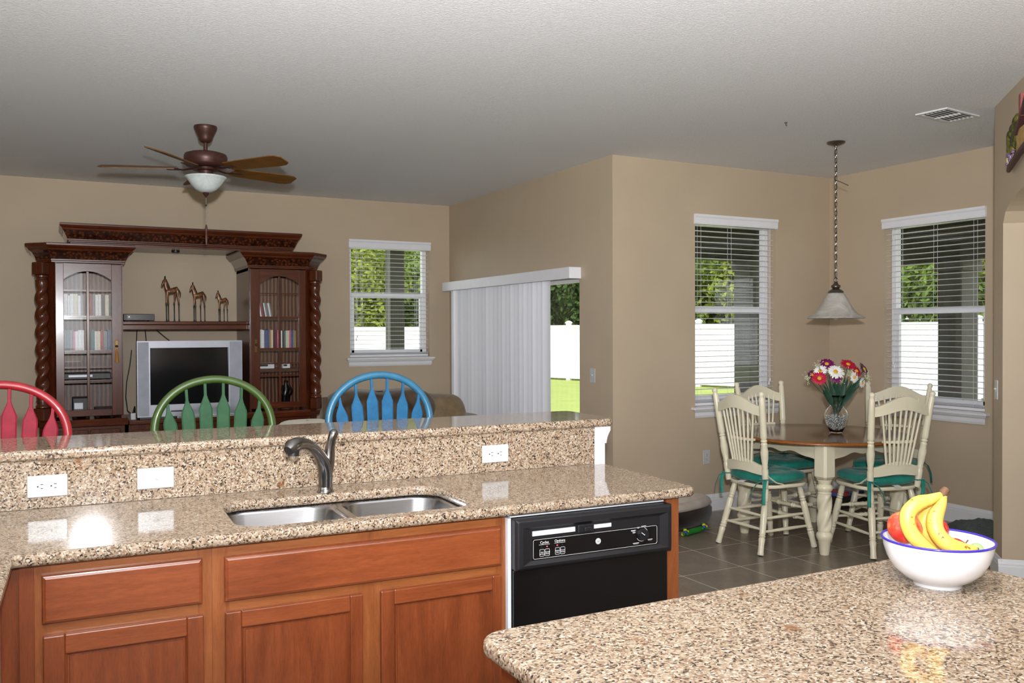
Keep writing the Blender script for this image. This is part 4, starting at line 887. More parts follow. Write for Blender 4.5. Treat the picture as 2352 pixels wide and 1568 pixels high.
part(lump(2.46, 2.92, 6.68, 7.3, .42, .58, .4, .04, 8), 'seat_cushion', sf_m, sf, smooth=80)
for k in range(4): part(MB().cyl(((1.85, 3.05)[k % 2], (6.5, 7.2)[k//2], 0), ((1.85, 3.05)[k % 2], (6.5, 7.2)[k//2], .09), .02, .025), 'foot', brown, sf)
part(MB().box(1.80, 1.84, 6.43, 6.46, .70, 1.0).box(1.83, 1.90, 6.35, 6.36, .93, .985), 'corner_flap', sf_d, sf, bevel=.004)
ot = thing('armchair', 'low cream-topped armchair showing just over the bar', 'armchair', (1.62, 6.0, 0))
part(lump(1.34, 1.74, 5.75, 6.25, .1, .86, .4, .03, 4), 'chair_body', sf_d, ot, smooth=80)
part(lump(1.37, 1.73, 5.72, 6.12, .72, .888, .5, .03, 12), 'top_cushion', cream, ot, smooth=80)
for k in range(4): part(MB().cyl(((1.36, 1.66)[k % 2], (5.85, 6.15)[k//2], 0), ((1.36, 1.66)[k % 2], (5.85, 6.15)[k//2], .16), .02, .025), 'foot', brown, ot)
# ================================================================ dining nook
crm = mat('cream painted wood', (226, 218, 192), .3, var=.05, vs=8, coat=.2)
top_m = wood('amber brown table top', (74, 40, 18), (98, 56, 26), (122, 74, 36), .14, 0, 1.1, .3); edge_m = wood('honey table edge', (120, 66, 22), (146, 84, 30), (168, 104, 44), .2, 0, 1, .3)
TX, TY = 4.89, 4.545
tb = thing('dining_table', 'round brown-topped dining table with cream twisted legs', 'table', (TX, TY, 0), .03, local=True)
part(MB().lathe([(.02, .752), (.585, .752), (.596, .7505)], 96), 'table_top', top_m, tb, smooth=40)
part(MB().lathe([(.594, .7505), (.604, .749), (.611, .742), (.612, .736), (.606, .730), (.60, .727), (.58, .724), (.02, .724)], 96), 'top_edge', edge_m, tb, smooth=50)
HL = .366
for sx in (-1, 1):
    for sy in (-1, 1):
        c = (sx*HL, sy*HL, 0)
        lg = part(MB().lathe([(r*1.12, z) for r, z in [(.0, 0), (.026, 0), (.028, .012), (.036, .09), (.04, .098), (.0455, .112), (.048, .125), (.046, .14), (.037, .15), (.037, .158), (.04, .162)]], 24, c, caps=False).rope(.162, .405, .0445, .11, 1.9, c, 24, 60, 4, 1).lathe([(r*1.12, z) for r, z in [(.04, .405), (.042, .41), (.034, .418), (.044, .43), (.048, .445), (.044, .46), (.034, .468), (.038, .474), (.038, .486), (.044, .492), (.044, .5)]], 24, c, caps=False), 'leg', crm, tb, smooth=50)
        part(MB().loft([[(c[0]+a*w_, c[1]+b*w_, z) for a, b in ((-1, -.72), (-.72, -1), (.72, -1), (1, -.72), (1, .72), (.72, 1), (-.72, 1), (-1, .72))] for w_, z in ((.036, .5), (.052, .52), (.052, .7235))]), 'leg_block', crm, lg)
for k in range(4):
    n = 24; top = [(-HL+.052, .7235), (HL-.052, .7235)]; bot = []
    for i in range(n+1):
        u = i/n; x = lerp(HL-.052, -HL+.052, u); e = abs(2*u-1); bot.append((x, .655-.035*e**2+.012*math.cos(u*6*PI)*(1-e)-.012*(e > .92)))
    part(MB().prism(top+bot, 1, -HL-.012, -HL+.008).xf(Matrix.Rotation(k*PI/2, 4, 'Z')), 'apron', crm, tb)
# ---- spindle-back chair
def turned(a, b, prof, n=12):
    a, b = V(*a), V(*b); return MB().tube([a.lerp(b, u) for u, r in prof], [r for u, r in prof], n)
LEGP = [(0, .0135), (.1, .0165), (.16, .0175), (.18, .0145), (.2, .0185), (.22, .0145), (.24, .0185), (.26, .0145), (.28, .0185), (.45, .0195), (.6, .0185), (.66, .0165), (.68, .0195), (.70, .0155), (.72, .0195), (.74, .0155), (.76, .019), (.85, .016), (.95, .0165), (.975, .0185), (1, .0165)]
def make_chair(label, loc, rz):
    t = thing('dining_chair', label, 'chair', loc, rz, 'cream spindle-back dining chairs', local=True)
    sp = []
    for i in range(36):
        a = 2*PI*i/36; ca, sa = math.cos(a), math.sin(a); se = lambda w_: math.copysign(abs(w_)**.55, w_)
        y = .02+.205*se(sa); w_ = .215+.022*max(0, se(sa)); sp.append((w_*se(ca), y))
    part(MB().loft([[(x*.93, y*.93, .428) for x, y in sp], [(x*.985, y*.985, .432) for x, y in sp], [(x, y, .44) for x, y in sp], [(x, y, .449) for x, y in sp], [(x*.985, y*.985, .4535) for x, y in sp], [(x*.8, y*.8, .449) for x, y in sp]]), 'seat', crm, t, smooth=40)
    FE = {}
    for sx in (-1, 1):
        for sy in (-1, 1):
            a = (sx*.15, .02+sy*.15, .43); b = (sx*.205, (.255 if sy > 0 else -.235), .004); FE[(sx, sy)] = (V(*a), V(*b))
            lg = part(turned(a, b, [(u, r*1.2) for u, r in LEGP]), 'leg', crm, t, smooth=50)
            part(MB().cyl((b[0], b[1], 0), (b[0], b[1], .006), .018, n=12), 'glide', G['rubber'], lg)
    J = lambda s_, z: FE[s_][0].lerp(FE[s_][1], (.43-z)/.426)
    ROD = [(0, .006), (.3, .0085), (.5, .0095), (.7, .0085), (1, .006)]
    BEAD = [(0, .006), (.2, .008), (.26, .0085), (.28, .013), (.31, .008), (.33, .0135), (.36, .009), (.42, .0125), (.5, .0095), (.58, .0125), (.64, .009), (.67, .0135), (.69, .008), (.72, .013), (.74, .0085), (.8, .008), (1, .006)]
    for (s1, s2, z, pf) in (((-1, 1), (1, 1), .27, BEAD), ((-1, 1), (1, 1), .19, BEAD), ((-1, -1), (1, -1), .25, ROD), ((-1, -1), (1, -1), .165, ROD), ((-1, -1), (-1, 1), .235, ROD), ((-1, -1), (-1, 1), .15, ROD), ((1, -1), (1, 1), .235, ROD), ((1, -1), (1, 1), .15, ROD)):
        part(turned(J(s1, z), J(s2, z), [(u, r*1.3) for u, r in pf], 8), 'stretcher', crm, t, smooth=50)
    BK = lambda z: -.165-.085*max(0, (z-.45)/.63)**1.15
    PX = lambda z: .178+.05*(z-.45)/.63
    PR = [(0, .0165), (.07, .0175), (.18, .0185), (.2, .0145), (.215, .0185), (.23, .015), (.3, .0205), (.37, .0225), (.44, .017), (.455, .0195), (.47, .0145), (.485, .019), (.5, .0145), (.52, .0195), (.56, .0185), (.75, .018), (.93, .0155), (.945, .012), (.96, .0155), (.98, .0165), (.993, .011), (1, .002)]
    for s_ in (-1, 1):
        pts = []; rs = []
        for u, r in PR: z = lerp(.445, 1.085, u); pts.append((s_*PX(z), BK(z), z)); rs.append(r*1.2)
        part(MB().tube(pts, rs, 12), 'back_post', crm, t, smooth=50)
    def rail(z0, h, arch, bow, th, wz, ledge=None):
        n = 20; rings = []
        for i in range(n+1):
            u = -1+2*i/n; hw = PX(z0)*wz; x = u*hw; c_ = math.cos(u*PI/2)
            zz = z0+arch*(.5+.5*math.cos(u*PI)); y = BK(zz)-bow*(1-u*u); hh = h*(.72+.28*(.5+.5*math.cos(u*PI)))
            rings.append([(x, y-th/2, zz-hh/2), (x, y+th/2, zz-hh/2), (x, y+th/2, zz+hh/2), (x, y-th/2, zz+hh/2)])
        return MB().loft(rings)
    part(rail(.955, .088, .055, .03, .017, 1.0), 'crest_rail', crm, t, smooth=40)
    part(rail(.555, .088, .028, .022, .016, 1.0), 'lower_rail', crm, t, smooth=40)
    part(rail(.755, .02, 0, .022, .02, .56), 'middle_rail', crm, t)
    for k in range(8):
        u = -1+2*k/7; xb, xt = u*.088, u*.152
        pts = []
        for i in range(7):
            w_ = i/6; z = lerp(.60, .965+.045*math.cos(u*PI*.36), w_); x = lerp(xb, xt, w_); y = BK(z)-.03*(1-(x/.2)**2); pts.append((x, y, z))
        part(MB().tube(pts, [.0078, .0084, .0084, .008, .0076, .0072, .007], 8), 'spindle', crm, t, smooth=60)
    for s_ in (-1, 1):      # small bent brackets from posts to the seat
        part(MB().tube([(s_*.18, -.175, .56), (s_*.185, -.145, .51), (s_*.195, -.09, .47), (s_*.2, -.03, .455)], [.007, .009, .010, .009], 7, flat=(.6, 1.3)), 'seat_bracket', crm, t, smooth=50)
    return t
CH = [((4.37, 4.545, 0), -PI/2+.0, 'cream spindle-back chair pulled up on the left side of the table'),
      ((4.965, 4.10, 0), math.radians(-14), 'cream spindle-back chair with its back to the island, nearest the fruit bowl'),
      ((4.935, 4.95, 0), PI-.02, 'cream spindle-back chair at the back of the table under the left window'),
      ((5.52, 4.47, 0), math.radians(112), 'cream spindle-back chair at the back of the table near the right window')]
c0 = make_chair(CH[0][2], CH[0][0], CH[0][1])
chairs = [c0]+[tcopy(c0, l, r, lb) for l, r, lb in CH[1:]]
# ---- teal tie-on cushions, each a thing of its own
def teal():
    t = NT('teal cotton cushion'); n = t.noise(14, 4, .6); t.col(t.ramp(n, [(.3, srgb(0, 104, 92)), (.7, srgb(4, 138, 122))])); t.pr(Roughness=.6, Sheen_Weight=.2); t.bump(t.noise(40, 3), .3, .004); return t.m
tl = teal(); tagm = mat('white care label', (225, 225, 222), .6, var=.1, vs=60)
def make_cushion(label, loc, rz):
    t = thing('seat_cushion', label, 'cushion', loc, rz, 'teal tie-on chair cushions', local=True)
    def P(u, v):
        a = u*2*PI; b = (v-.5)*PI*.999; se = lambda w_, e: math.copysign(abs(w_)**e, w_)
        x = .212*se(math.cos(b), .42)*se(math.cos(a), .5); y = .207*se(math.cos(b), .42)*se(math.sin(a), .5)+.028; z = .042*se(math.sin(b), .8)
        tuft = sum(math.exp(-((x-px)**2+(y-.025-py)**2)/.0013) for px in (-.08, .08) for py in (-.08, .08))
        if z > 0: z *= 1-.62*min(1, tuft)
        z += .006*noise.noise(V(x*14, y*14, 1.3)); return (x, y, z+.041)
    part(MB().grid(P, 56, 28), 'pad', tl, t, smooth=80)
    for px in (-.08, .08):
        for py in (-.08, .08): part(MB().sphere((px, .025+py, .058), (.008, .008, .004), 8, 6), 'tuft_button', tl, t, smooth=60)
    for s_ in (-1, 1):
        x = s_*.185
        part(MB().tube([(x*.95, -.13, .03), (x*1.13, -.165, .045), (x*1.06, -.205, .045), (x*.86, -.195, .042), (x*.9, -.16, .04)], .009, 8, flat=(.4, 1)), 'tie_loop', tl, t, smooth=60)
        part(MB().tube([(x*1.1, -.19, .04), (x*1.2, -.215, .02), (x*1.28, -.235, -.04), (x*1.3, -.24, -.11)], .0115, 8, flat=(.22, 1)), 'tie', tl, t, smooth=60)
        part(MB().tube([(x*1.04, -.2, .04), (x*.92, -.235, .02), (x*.8, -.255, -.03), (x*.74, -.262, -.085)], .0115, 8, flat=(.22, 1)), 'tie', tl, t, smooth=60)
    part(MB().grid(lambda u, v: (.0+.05*u-.03, -.165-.055*v, .012-.009*v+.006*math.sin(v*3)), 4, 5), 'care_label', tagm, t)
    return t
k0 = None
for (l, r, _), lb in zip(CH, ('teal cushion tied on the left chair of the dining table', 'teal cushion tied on the chair nearest the fruit bowl', 'teal cushion on the back chair under the left dining window', 'teal cushion on the back chair near the right dining window')):
    p = (l[0], l[1], .452)
    k0 = k0 or None
    if k0 is None: k0 = make_cushion(lb, p, r)
    else: tcopy(k0, p, r, lb)
# ---- vase with beads and daisies
VX, VY, VZ = 4.957, 4.45, .7525
vg = NT('clear vase glass'); vg.col((1, 1, 1)); vg.pr(Roughness=0, Transmission_Weight=1, IOR=1.42); 
vprof = [(.036, .0), (.045, .012), (.066, .055), (.080, .095), (.083, .125), (.076, .155), (.055, .182), (.041, .197), (.039, .21), (.05, .24), (.068, .272)]
single(MB().loft([[(r*math.cos(k*PI/16), r*math.sin(k*PI/16), z) for k in range(32)] for r, z in [(.002, 0)]+vprof+[(r-.003, z) for r, z in reversed(vprof[1:])]+[(.002, .012)]]), 'glass_vase', vg.m, 'clear glass vase with round belly on the dining table', 'vase', (VX, VY, VZ), local=True, smooth=70)
beads = MB(); rb = random.Random(3)
for i in range(520):
    z = .02+.105*rb.random()**.8; rm = (.036+.044*min(1, z/.1)); a = rb.random()*2*PI; r = rm*math.sqrt(rb.uniform(.35, 1))-.008
    beads.sphere((r*math.cos(a), r*math.sin(a), z), .0055, 7, 5)
bm_ = mat('clear mirror beads', (222, 230, 230), .12, .8, var=.2, vs=120)
single(beads, 'glass_beads', bm_, 'clear glass beads filling the bottom of the vase', 'beads', (VX, VY, VZ+.001), local=True, smooth=80, kind='stuff')
grn = mat('dark green leaf', (30, 66, 48), .5, var=.3, vs=30); stm = mat('green stem', (40, 78, 48), .5, var=.2)
yc = mat('yellow daisy centre', (222, 170, 40), .7, bump=.5, bs=400, bd=.003)
PET = {k: mat(k+' petal', v, .5, var=.15, vs=40) for k, v in {'white': (240, 240, 236), 'crimson': (186, 12, 56), 'purple': (116, 10, 92), 'plum': (92, 14, 62)}.items()}
dep0 = 6.235
vneck = V(VX, VY, VZ+.2)
def flower(px, py, dep, col, r, label, tilt=(0, 0)):
    c = at(px, py, dep); t = thing('daisy', label, 'flower', (VX, VY, VZ+.06), group='daisies in the vase')
    foot = V(VX+random.uniform(-.012, .012), VY+random.uniform(-.012, .012), VZ+.06)
    part(MB().tube([foot, vneck+V((c.x-VX)*.12, (c.y-VY)*.12, 0), vneck.lerp(c, .55)+V(0, 0, -.012), c-V(0, 0, .004)], [.0025, .0028, .0025, .003], 6), 'stem', stm, t, smooth=60)
    nr = (-cF*.75+V(0, 0, .55)+cR*tilt[0]+V(0, 0, tilt[1])).normalized(); u = nr.orthogonal().normalized(); v = nr.cross(u)
    pm = MB(); n = 19
    for i in range(n):
        a = 2*PI*i/n+random.uniform(-.06, .06); d = u*math.cos(a)+v*math.sin(a); s_ = nr.cross(d); rr = r*random.uniform(.88, 1.04); wd = r*.14
        lift = [0, .10, .13, .08, .0]; P = []
        for k, w_ in enumerate((.35, .8, 1, .85, .25)):
            q_ = .18+.82*k/4; b_ = c+d*rr*q_+nr*(lift[k]*r*.8+.002*(i % 2)); P += [b_-s_*wd*w_, b_+nr*.0012, b_+s_*wd*w_]
        pm.add(P, [(3*k, 3*k+1, 3*k+4, 3*k+3) for k in range(4)]+[(3*k+1, 3*k+2, 3*k+5, 3*k+4) for k in range(4)])
    part(pm, 'petals', PET[col], t, smooth=60)
    M = Matrix((u, v, nr)).transposed().to_4x4()
    part(MB().sphere(c+nr*.004, (r*.27, r*.27, r*.14), 12, 8, M.to_3x3().to_4x4()), 'flower_centre', yc, t, smooth=80)
flower(1899, 836, 6.28, 'purple', .058, 'purple daisy at the top left of the bouquet', (-.2, .3))
flower(1948, 837, 6.28, 'crimson', .058, 'crimson daisy at the top of the bouquet', (.1, .4))
flower(1919, 854, 6.17, 'white', .062, 'large white daisy at the front of the bouquet')
flower(1884, 852, 6.22, 'white', .05, 'white daisy half hidden at the left of the bouquet', (-.5, 0))
flower(1882, 869, 6.16, 'crimson', .056, 'crimson daisy low on the left front of the bouquet', (-.2, -.1))
flower(1967, 852, 6.22, 'crimson', .05, 'crimson daisy at the right of the bouquet', (.6, 0))
flower(1984, 848, 6.25, 'plum', .054, 'plum daisy at the far right of the bouquet', (.8, .1))
flower(1921, 866, 6.20, 'purple', .046, 'purple daisy tucked below the large white daisy', (0, -.3))
flower(1962, 866, 6.19, 'white', .045, 'white daisy low on the right, seen side-on', (.4, -.5))
flower(1980, 879, 6.22, 'white', .04, 'small white daisy drooping lowest on the right', (.6, -.6))
flower(1867, 861, 6.24, 'plum', .046, 'plum daisy at the far left of the bouquet', (-.7, 0))
fol = thing('bouquet_foliage', 'dark green pointed leaves fanning out under the daisies', 'leaves', (VX, VY, VZ+.05))
for i, (px, py) in enumerate([(1893, 884), (1903, 872), (1913, 878), (1925, 872), (1937, 878), (1948, 870), (1957, 880), (1970, 872), (1978, 866), (1888, 892), (1968, 890), (1930, 884), (1908, 893), (1947, 892), (1918, 868), (1941, 866)]):
    e = at(px, py, dep0+random.uniform(-.06, .07)); b_ = vneck+V(random.uniform(-.02, .02), random.uniform(-.02, .02), -.05); d = e-b_; s_ = d.cross(cF).normalized(); P = []
    for k, w_ in enumerate((.15, .35, .8, 1, .7, .05)):
        u = k/5; p = b_.lerp(e, u)+cF*(-.012*math.sin(u*PI)); P += [p-s_*.019*w_, p+cF*.005*w_, p+s_*.019*w_]
    part(MB().add(P, [(3*k, 3*k+1, 3*k+4, 3*k+3) for k in range(5)]+[(3*k+1, 3*k+2, 3*k+5, 3*k+4) for k in range(5)]), 'leaf', grn, fol, smooth=60)
for i in range(7):
    a = i*.9; part(MB().tube([(VX+.02*math.cos(a), VY+.02*math.sin(a), VZ+.06), (VX+.014*math.cos(a), VY+.014*math.sin(a), VZ+.14), (VX+.022*math.cos(a), VY+.022*math.sin(a), VZ+.22), (VX+.03*math.cos(a), VY+.03*math.sin(a), VZ+.27)], .003, 6), 'stem', stm, fol)
bud = mat('pale green bud', (206, 212, 176), .6, var=.2, vs=80)
for (px, py, n, lb) in ((1856, 868, 26, 'pale green filler sprig at the far left of the bouquet'), (1879, 836, 16, 'pale green filler sprig at the top left of the bouquet'), (1951, 857, 34, 'pale green filler sprig right of the large white daisy'), (1992, 864, 26, 'pale green filler sprig at the far right of the bouquet'), (1934, 871, 14, 'pale green filler sprig below the large white daisy')):
    c = at(px, py, 6.2); t = thing('filler_sprig', lb, 'flower', (VX, VY, VZ+.1), group='filler sprigs in the vase')
    part(MB().tube([vneck-V(0, 0, .1), vneck, vneck.lerp(c, .6)-V(0, 0, .01), c], .0018, 5), 'stem', stm, t)
    b_ = MB()
    for i in range(n):
        p = c+V(random.gauss(0, .016), random.gauss(0, .016), random.gauss(0, .018)); b_.sphere(p, random.uniform(.0025, .0042), 6, 4)
        b_.tube([c-V(0, 0, .02), p], .0007, 3)
    part(b_, 'buds', bud, t, kind='stuff')
# ---- pendant lamp
PX_, PY_ = 5.03, 4.52
pl = thing('pendant_lamp', 'bell-shaped frosted glass pendant lamp hanging on a chain', 'lamp', (PX_, PY_, 1.55))
LP = lambda prof, n=28: MB().lathe(prof, n, (PX_, PY_, 0))
pew = mat('antique pewter', (112, 104, 96), .32, .9, var=.15, vs=40)
part(LP([(.02, 2.8395), (.062, 2.8395), (.064, 2.834), (.058, 2.826), (.03, 2.816), (.01, 2.81), (.008, 2.80)]), 'canopy', pew, pl, smooth=50)
lk = None; z = 2.80; i = 0
while z > 1.86:
    if lk is None:
        ring = []
        for k in range(16):
            a = 2*PI*k/16; ring.append((.0085*math.cos(a), 0, .0115*math.copysign(1, math.sin(a))*(abs(math.sin(a))**.8)+.008*(1 if math.sin(a) > 0 else -1)*(abs(math.sin(a)) > .05)))
        me = mesh_of(MB().tube(ring, .0021, 5, closed=True, up=(0, 1, 0)), 'chain_link', pew, smooth=60)
        lk = bpy.data.objects.new('chain_link', me); COL.objects.link(lk); lk.parent = pl
    else: lk = pcopy(lk, pl)
    lk.location = (0, 0, z-1.55); lk.rotation_euler = (0, 0, (i % 2)*PI/2+.4); z -= .0315; i += 1
part(MB().tube([(PX_+.006*math.cos(k*.9), PY_+.006*math.sin(k*.9), lerp(2.81, 1.85, k/40)) for k in range(41)], .0016, 5).tube([(PX_, PY_, 2.565), (PX_+.03, PY_-.02, 2.55), (PX_+.07, PY_-.05, 2.525)], .0025, 5), 'lamp_wire', G['slot'], pl)
part(MB().tube([(PX_+.016*math.cos(a), PY_+.0, 1.845+.02*math.sin(a)) for a in [k*2*PI/16 for k in range(16)]], .0035, 6, closed=True, up=(0, 1, 0)), 'loop', pew, pl, smooth=60)
part(LP([(.006, 1.835), (.014, 1.828), (.018, 1.815), (.03, 1.81), (.034, 1.80), (.03, 1.79), (.022, 1.786), (.03, 1.78), (.05, 1.768), (.056, 1.757), (.054, 1.754)]), 'fitter_cap', pew, pl, smooth=50)
shade_p = [(.042, 1.756), (.058, 1.748), (.075, 1.722), (.094, 1.685), (.118, 1.643), (.148, 1.607), (.178, 1.586), (.196, 1.577), (.2, 1.572)]
alab2 = NT('frosted swirl glass'); alab2.col(alab2.ramp(alab2.noise(7, 4, .6, None, 2.), [(.3, srgb(170, 164, 156)), (.7, srgb(206, 202, 196))])); alab2.pr(Roughness=.35, Transmission_Weight=.1)
part(LP(shade_p+[(r-.004, z_-.003) for r, z_ in reversed(shade_p)], 40), 'shade', alab2.m, pl, smooth=60)
part(MB().sphere((PX_, PY_, 1.60), (.03, .03, .042), 14, 10).cyl((PX_, PY_, 1.63), (PX_, PY_, 1.72), .016), 'bulb', mat('frosted bulb', (225, 225, 220), .4, var=0), pl, smooth=50)
# ---- ceiling air vent
vt = thing('ceiling_vent', 'white rectangular louvred air vent in the ceiling', 'vent', (5.025, 3.628, 2.84), .11, local=True)
f_ = MB(); A, B_ = .187, .103
for (a, b, c, d) in ((-A, A, -B_, -B_+.022), (-A, A, B_-.022, B_), (-A, -A+.03, -B_+.022, B_-.022), (A-.03, A, -B_+.022, B_-.022)): f_.box(a, b, c, d, -.008, -.0005)
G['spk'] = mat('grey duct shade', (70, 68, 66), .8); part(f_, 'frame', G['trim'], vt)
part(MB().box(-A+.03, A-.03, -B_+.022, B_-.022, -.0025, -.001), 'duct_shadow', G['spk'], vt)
part(MB().box(-.006, .006, -B_+.022, B_-.022, -.013, -.004), 'centre_bar', G['trim'], vt)
lv = None
for i in range(6):
    for s_ in (-1, 1):
        y = lerp(-B_+.036, B_-.036, i/5)
        if lv is None:
            me = mesh_of(MB().box(-.074, .074, -.0110, .0110, -.001, .001, Matrix.Rotation(.28, 4, 'X')), 'louvre', G['trim']); lv = bpy.data.objects.new('louvre', me); COL.objects.link(lv); lv.parent = vt
        else: lv = pcopy(lv, vt)
        lv.location = (s_*.081, y, -.0105); lv.rotation_euler = (0, 0, 0)
single(MB().cyl((4.263, 4.243, 2.8395), (4.263, 4.243, 2.834), .009, n=12).tube([(4.263, 4.243, 2.834), (4.263, 4.243, 2.825), (4.272, 4.243, 2.82)], .0025, 6), 'ceiling_hook', pew, 'tiny dark hook in the ceiling near the pendant lamp', 'hook', (4.263, 4.243, 2.82))
# ---- things on the floor
bed_d = fabric('dark brown pet bed plush', (30, 20, 16), (44, 32, 26)); bed_t = fabric('taupe pet bed fleece', (164, 152, 140), (186, 176, 166))
pb = thing('pet_bed', 'round dark brown pet bed with taupe fleece lining', 'pet bed', (4.04, 5.36, 0), local=True)
def ring_sec(prof, rx, ry, n=48, wob=.012):
    rings = []
    for k in range(n):
        a = 2*PI*k/n; w_ = 1+wob*math.sin(a*5)+wob*.7*math.sin(a*11+1); rings.append([((rx+u*w_)*math.cos(a), (ry+u*w_)*math.sin(a), z*w_) for u, z in prof])
    return MB().loft(rings, closed=True)
part(ring_sec([(-.06, .003), (.04, .003), (.075, .03), (.1, .08), (.1, .125), (.08, .15), (.06, .12), (-.04, .04)], .42, .15), 'outer_bolster', bed_d, pb, smooth=80)
part(ring_sec([(.083, .148), (.098, .165), (.085, .195), (.045, .208), (.0, .185), (-.04, .12), (-.06, .05), (-.03, .05), (.05, .13)], .42, .15), 'fleece_rim', bed_t, pb, smooth=80)
part(MB().lathe([(.001, .075), (.25, .075), (.34, .065), (.36, .04), (.34, .01), (.001, .005)], 36).xf(Matrix.Diagonal((1, .4, 1, 1))), 'inner_cushion', bed_t, pb, smooth=70)
ty = thing('rope_toy', 'green and yellow knotted pet toy on the floor by the bed', 'pet toy', (4.155, 5.03, 0), math.radians(10), local=True)
gt = mat('green toy rubber', (30, 120, 40), .35, var=.2); yt = mat('yellow toy', (226, 200, 30), .5, var=.15); bt = mat('blue toy', (30, 80, 140), .5)
part(MB().tube([(-.09, 0, .02), (-.03, .01, .024), (.03, 0, .026), (.09, .015, .028)], [.018, .022, .022, .018], 10), 'toy_body', gt, ty, smooth=60)
for x, z in ((-.1, .03), (.105, .04)):
    for k in range(9):
        a = k*.7; p = V(x+.02*math.cos(a), .018*math.sin(a*1.7), z+.018*math.sin(a)); part(MB().sphere(p, (.016, .014, .013), 8, 6), 'tuft', (yt, gt, bt)[(k*2) % 3 if k % 3 else 0], ty, smooth=60)
def plush():
    t = NT('dark green plush'); n = t.noise(26, 5, .7); t.col(t.ramp(n, [(.35, srgb(16, 28, 26)), (.65, srgb(46, 66, 60))])); t.pr(Roughness=.8, Sheen_Weight=.3); t.bump(t.noise(70, 5, .7), 1, .02); return t.m
pb2 = MB(); 
def PF(u, v):
    a = u*2*PI; r = v; x, y = r*.25*math.cos(a), r*.27*math.sin(a); e = max(0, 1-r**3)
    z = e*(.115+.05*noise.noise(V(x*5, y*5, 2)))+.025*noise.noise(V(x*22, y*22, 5))*e; return (x, y, max(.001, z))
pb2.grid(PF, 48, 16); single(pb2, 'plush_blanket', plush(), 'crumpled dark green plush blanket on the floor by the arch', 'blanket', (5.915, 4.0, .0005), local=True, smooth=80)
bx = thing('storage_tray', 'low dark tray of colourful packets on the floor in the corner', 'tray', (5.98, 5.3, 0), .1, local=True)
part(MB().box(-.2, .2, -.13, .13, .006, .02).box(-.2, .2, -.13, -.12, .02, .1).box(-.2, .2, .12, .13, .02, .1).box(-.2, -.19, -.12, .12, .02, .1).box(.19, .2, -.12, .12, .02, .1), 'tray_body', mat('dark wicker', (40, 32, 28), .7), bx)
for k in range(4): part(MB().box((-.17, .15)[k % 2], (-.15, .17)[k % 2], (-.1, .08)[k//2], (-.08, .1)[k//2], 0, .006), 'foot', G['rubber'], bx)
for k, c in enumerate(((70, 110, 190), (190, 70, 60), (80, 120, 200), (200, 200, 205), (60, 90, 160))):
    part(MB().box(-.17+.068*k, -.115+.068*k, -.1, .1, .021, .115+.01*(k % 2)), 'packet', mat('packet %d' % k, c, .4, var=.3, vs=60), bx, bevel=.004)
# ---- cottage wall plaque on the arched wall
wp = thing('wall_plaque', 'small carved cottage plaque with trees hanging above the arch', 'plaque', (4.555, 2.817, 2.36), -3*PI/4, local=True)
gm = mat('olive foliage paint', (96, 92, 30), .5, var=.4, vs=60); gm2 = mat('dark foliage paint', (56, 58, 26), .5, var=.4, vs=60); st_ = mat('tan stone paint', (176, 142, 84), .6, var=.3, vs=50); rf = mat('plum brown roof paint', (70, 40, 40), .5, var=.2); pk = mat('cream picket paint', (210, 198, 150), .5); fl_ = mat('violet flower paint', (120, 90, 130), .5, var=.3, vs=90)
# local -x runs towards the far end of the wall (left in the photo), -y faces the room
part(MB().tube([(-.345, -.02, .02), (-.25, -.03, .03), (-.1, -.03, .06), (.1, -.03, .09), (.3, -.02, .1)], [.012, .018, .018, .018, .014], 10), 'ground_base', rf, wp, smooth=60)
rp = random.Random(5); fo1 = []
for k in range(34):
    x = rp.uniform(.14, .325); z = rp.uniform(.11, .22) if x > .26 else rp.uniform(.12, .27); r = rp.uniform(.02, .034)
    part(MB().sphere((-x, -.02, z), (r, .018, r), 9, 7), 'foliage_clump', gm if k % 2 else gm2, wp, smooth=60)
part(MB().box(-.14, .22, -.03, -.002, .07, .2), 'cottage_wall', st_, wp, bevel=.006)
part(MB().prism([(-.13, .185), (.07, .34), (.27, .185), (.25, .17), (.07, .305), (-.11, .17)], 1, -.04, -.002), 'roof', rf, wp)
part(MB().box(-.04, .0, -.04, -.002, .25, .37), 'chimney', mat('brick red paint', (150, 80, 74), .6, var=.2), wp, bevel=.003)
for k in range(6): part(MB().box(-.19-.026*k-.007, -.19-.026*k+.007, -.036, -.028, .035, .085), 'picket', pk, wp, bevel=.003)
for k in range(8): part(MB().sphere((-rp.uniform(.17, .33), -.035, rp.uniform(.04, .1)), .011, 8, 6), 'flower', fl_, wp, smooth=60)
# ================================================================ outdoors seen through the windows
def lawn_m():
    t = NT('sunlit lawn'); n = t.noise(1.2, 5, .7); f = t.noise(30, 4, .7)
    t.col(t.mix(.5, t.ramp(n, [(.3, srgb(118, 138, 62)), (.7, srgb(160, 170, 96))]), t.ramp(f, [(.3, srgb(98, 120, 50)), (.7, srgb(176, 184, 112))]))); t.pr(Roughness=.9, Specular_IOR_Level=.1); t.bump(f, .6, .05); return t.m
lawn = struct(MB().grid(lambda u, v: (lerp(-30, 50, u), lerp(-20, 60, v), -.14), 40, 40), 'lawn', lawn_m()); 
conc = mat('porch concrete', (120, 116, 108), .8); post_m = mat('porch stucco', (84, 84, 78), .85, bump=.2, bs=60)
struct(MB().box(XP+TH+.01, 9.5, YD+TH+.01, 8.95, -.14, -.03).box(XR+TH+.01, 9.5, 0, YD+TH, -.14, -.03), 'porch_floor', conc)
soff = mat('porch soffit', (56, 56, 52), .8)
struct(MB().box(XP+TH+.01, 9.7, YD+TH+.01, 9.0, 2.92, 3.02).box(XR+TH+.01, 9.7, -.5, YD+TH, 2.92, 3.02), 'porch_roof', soff)
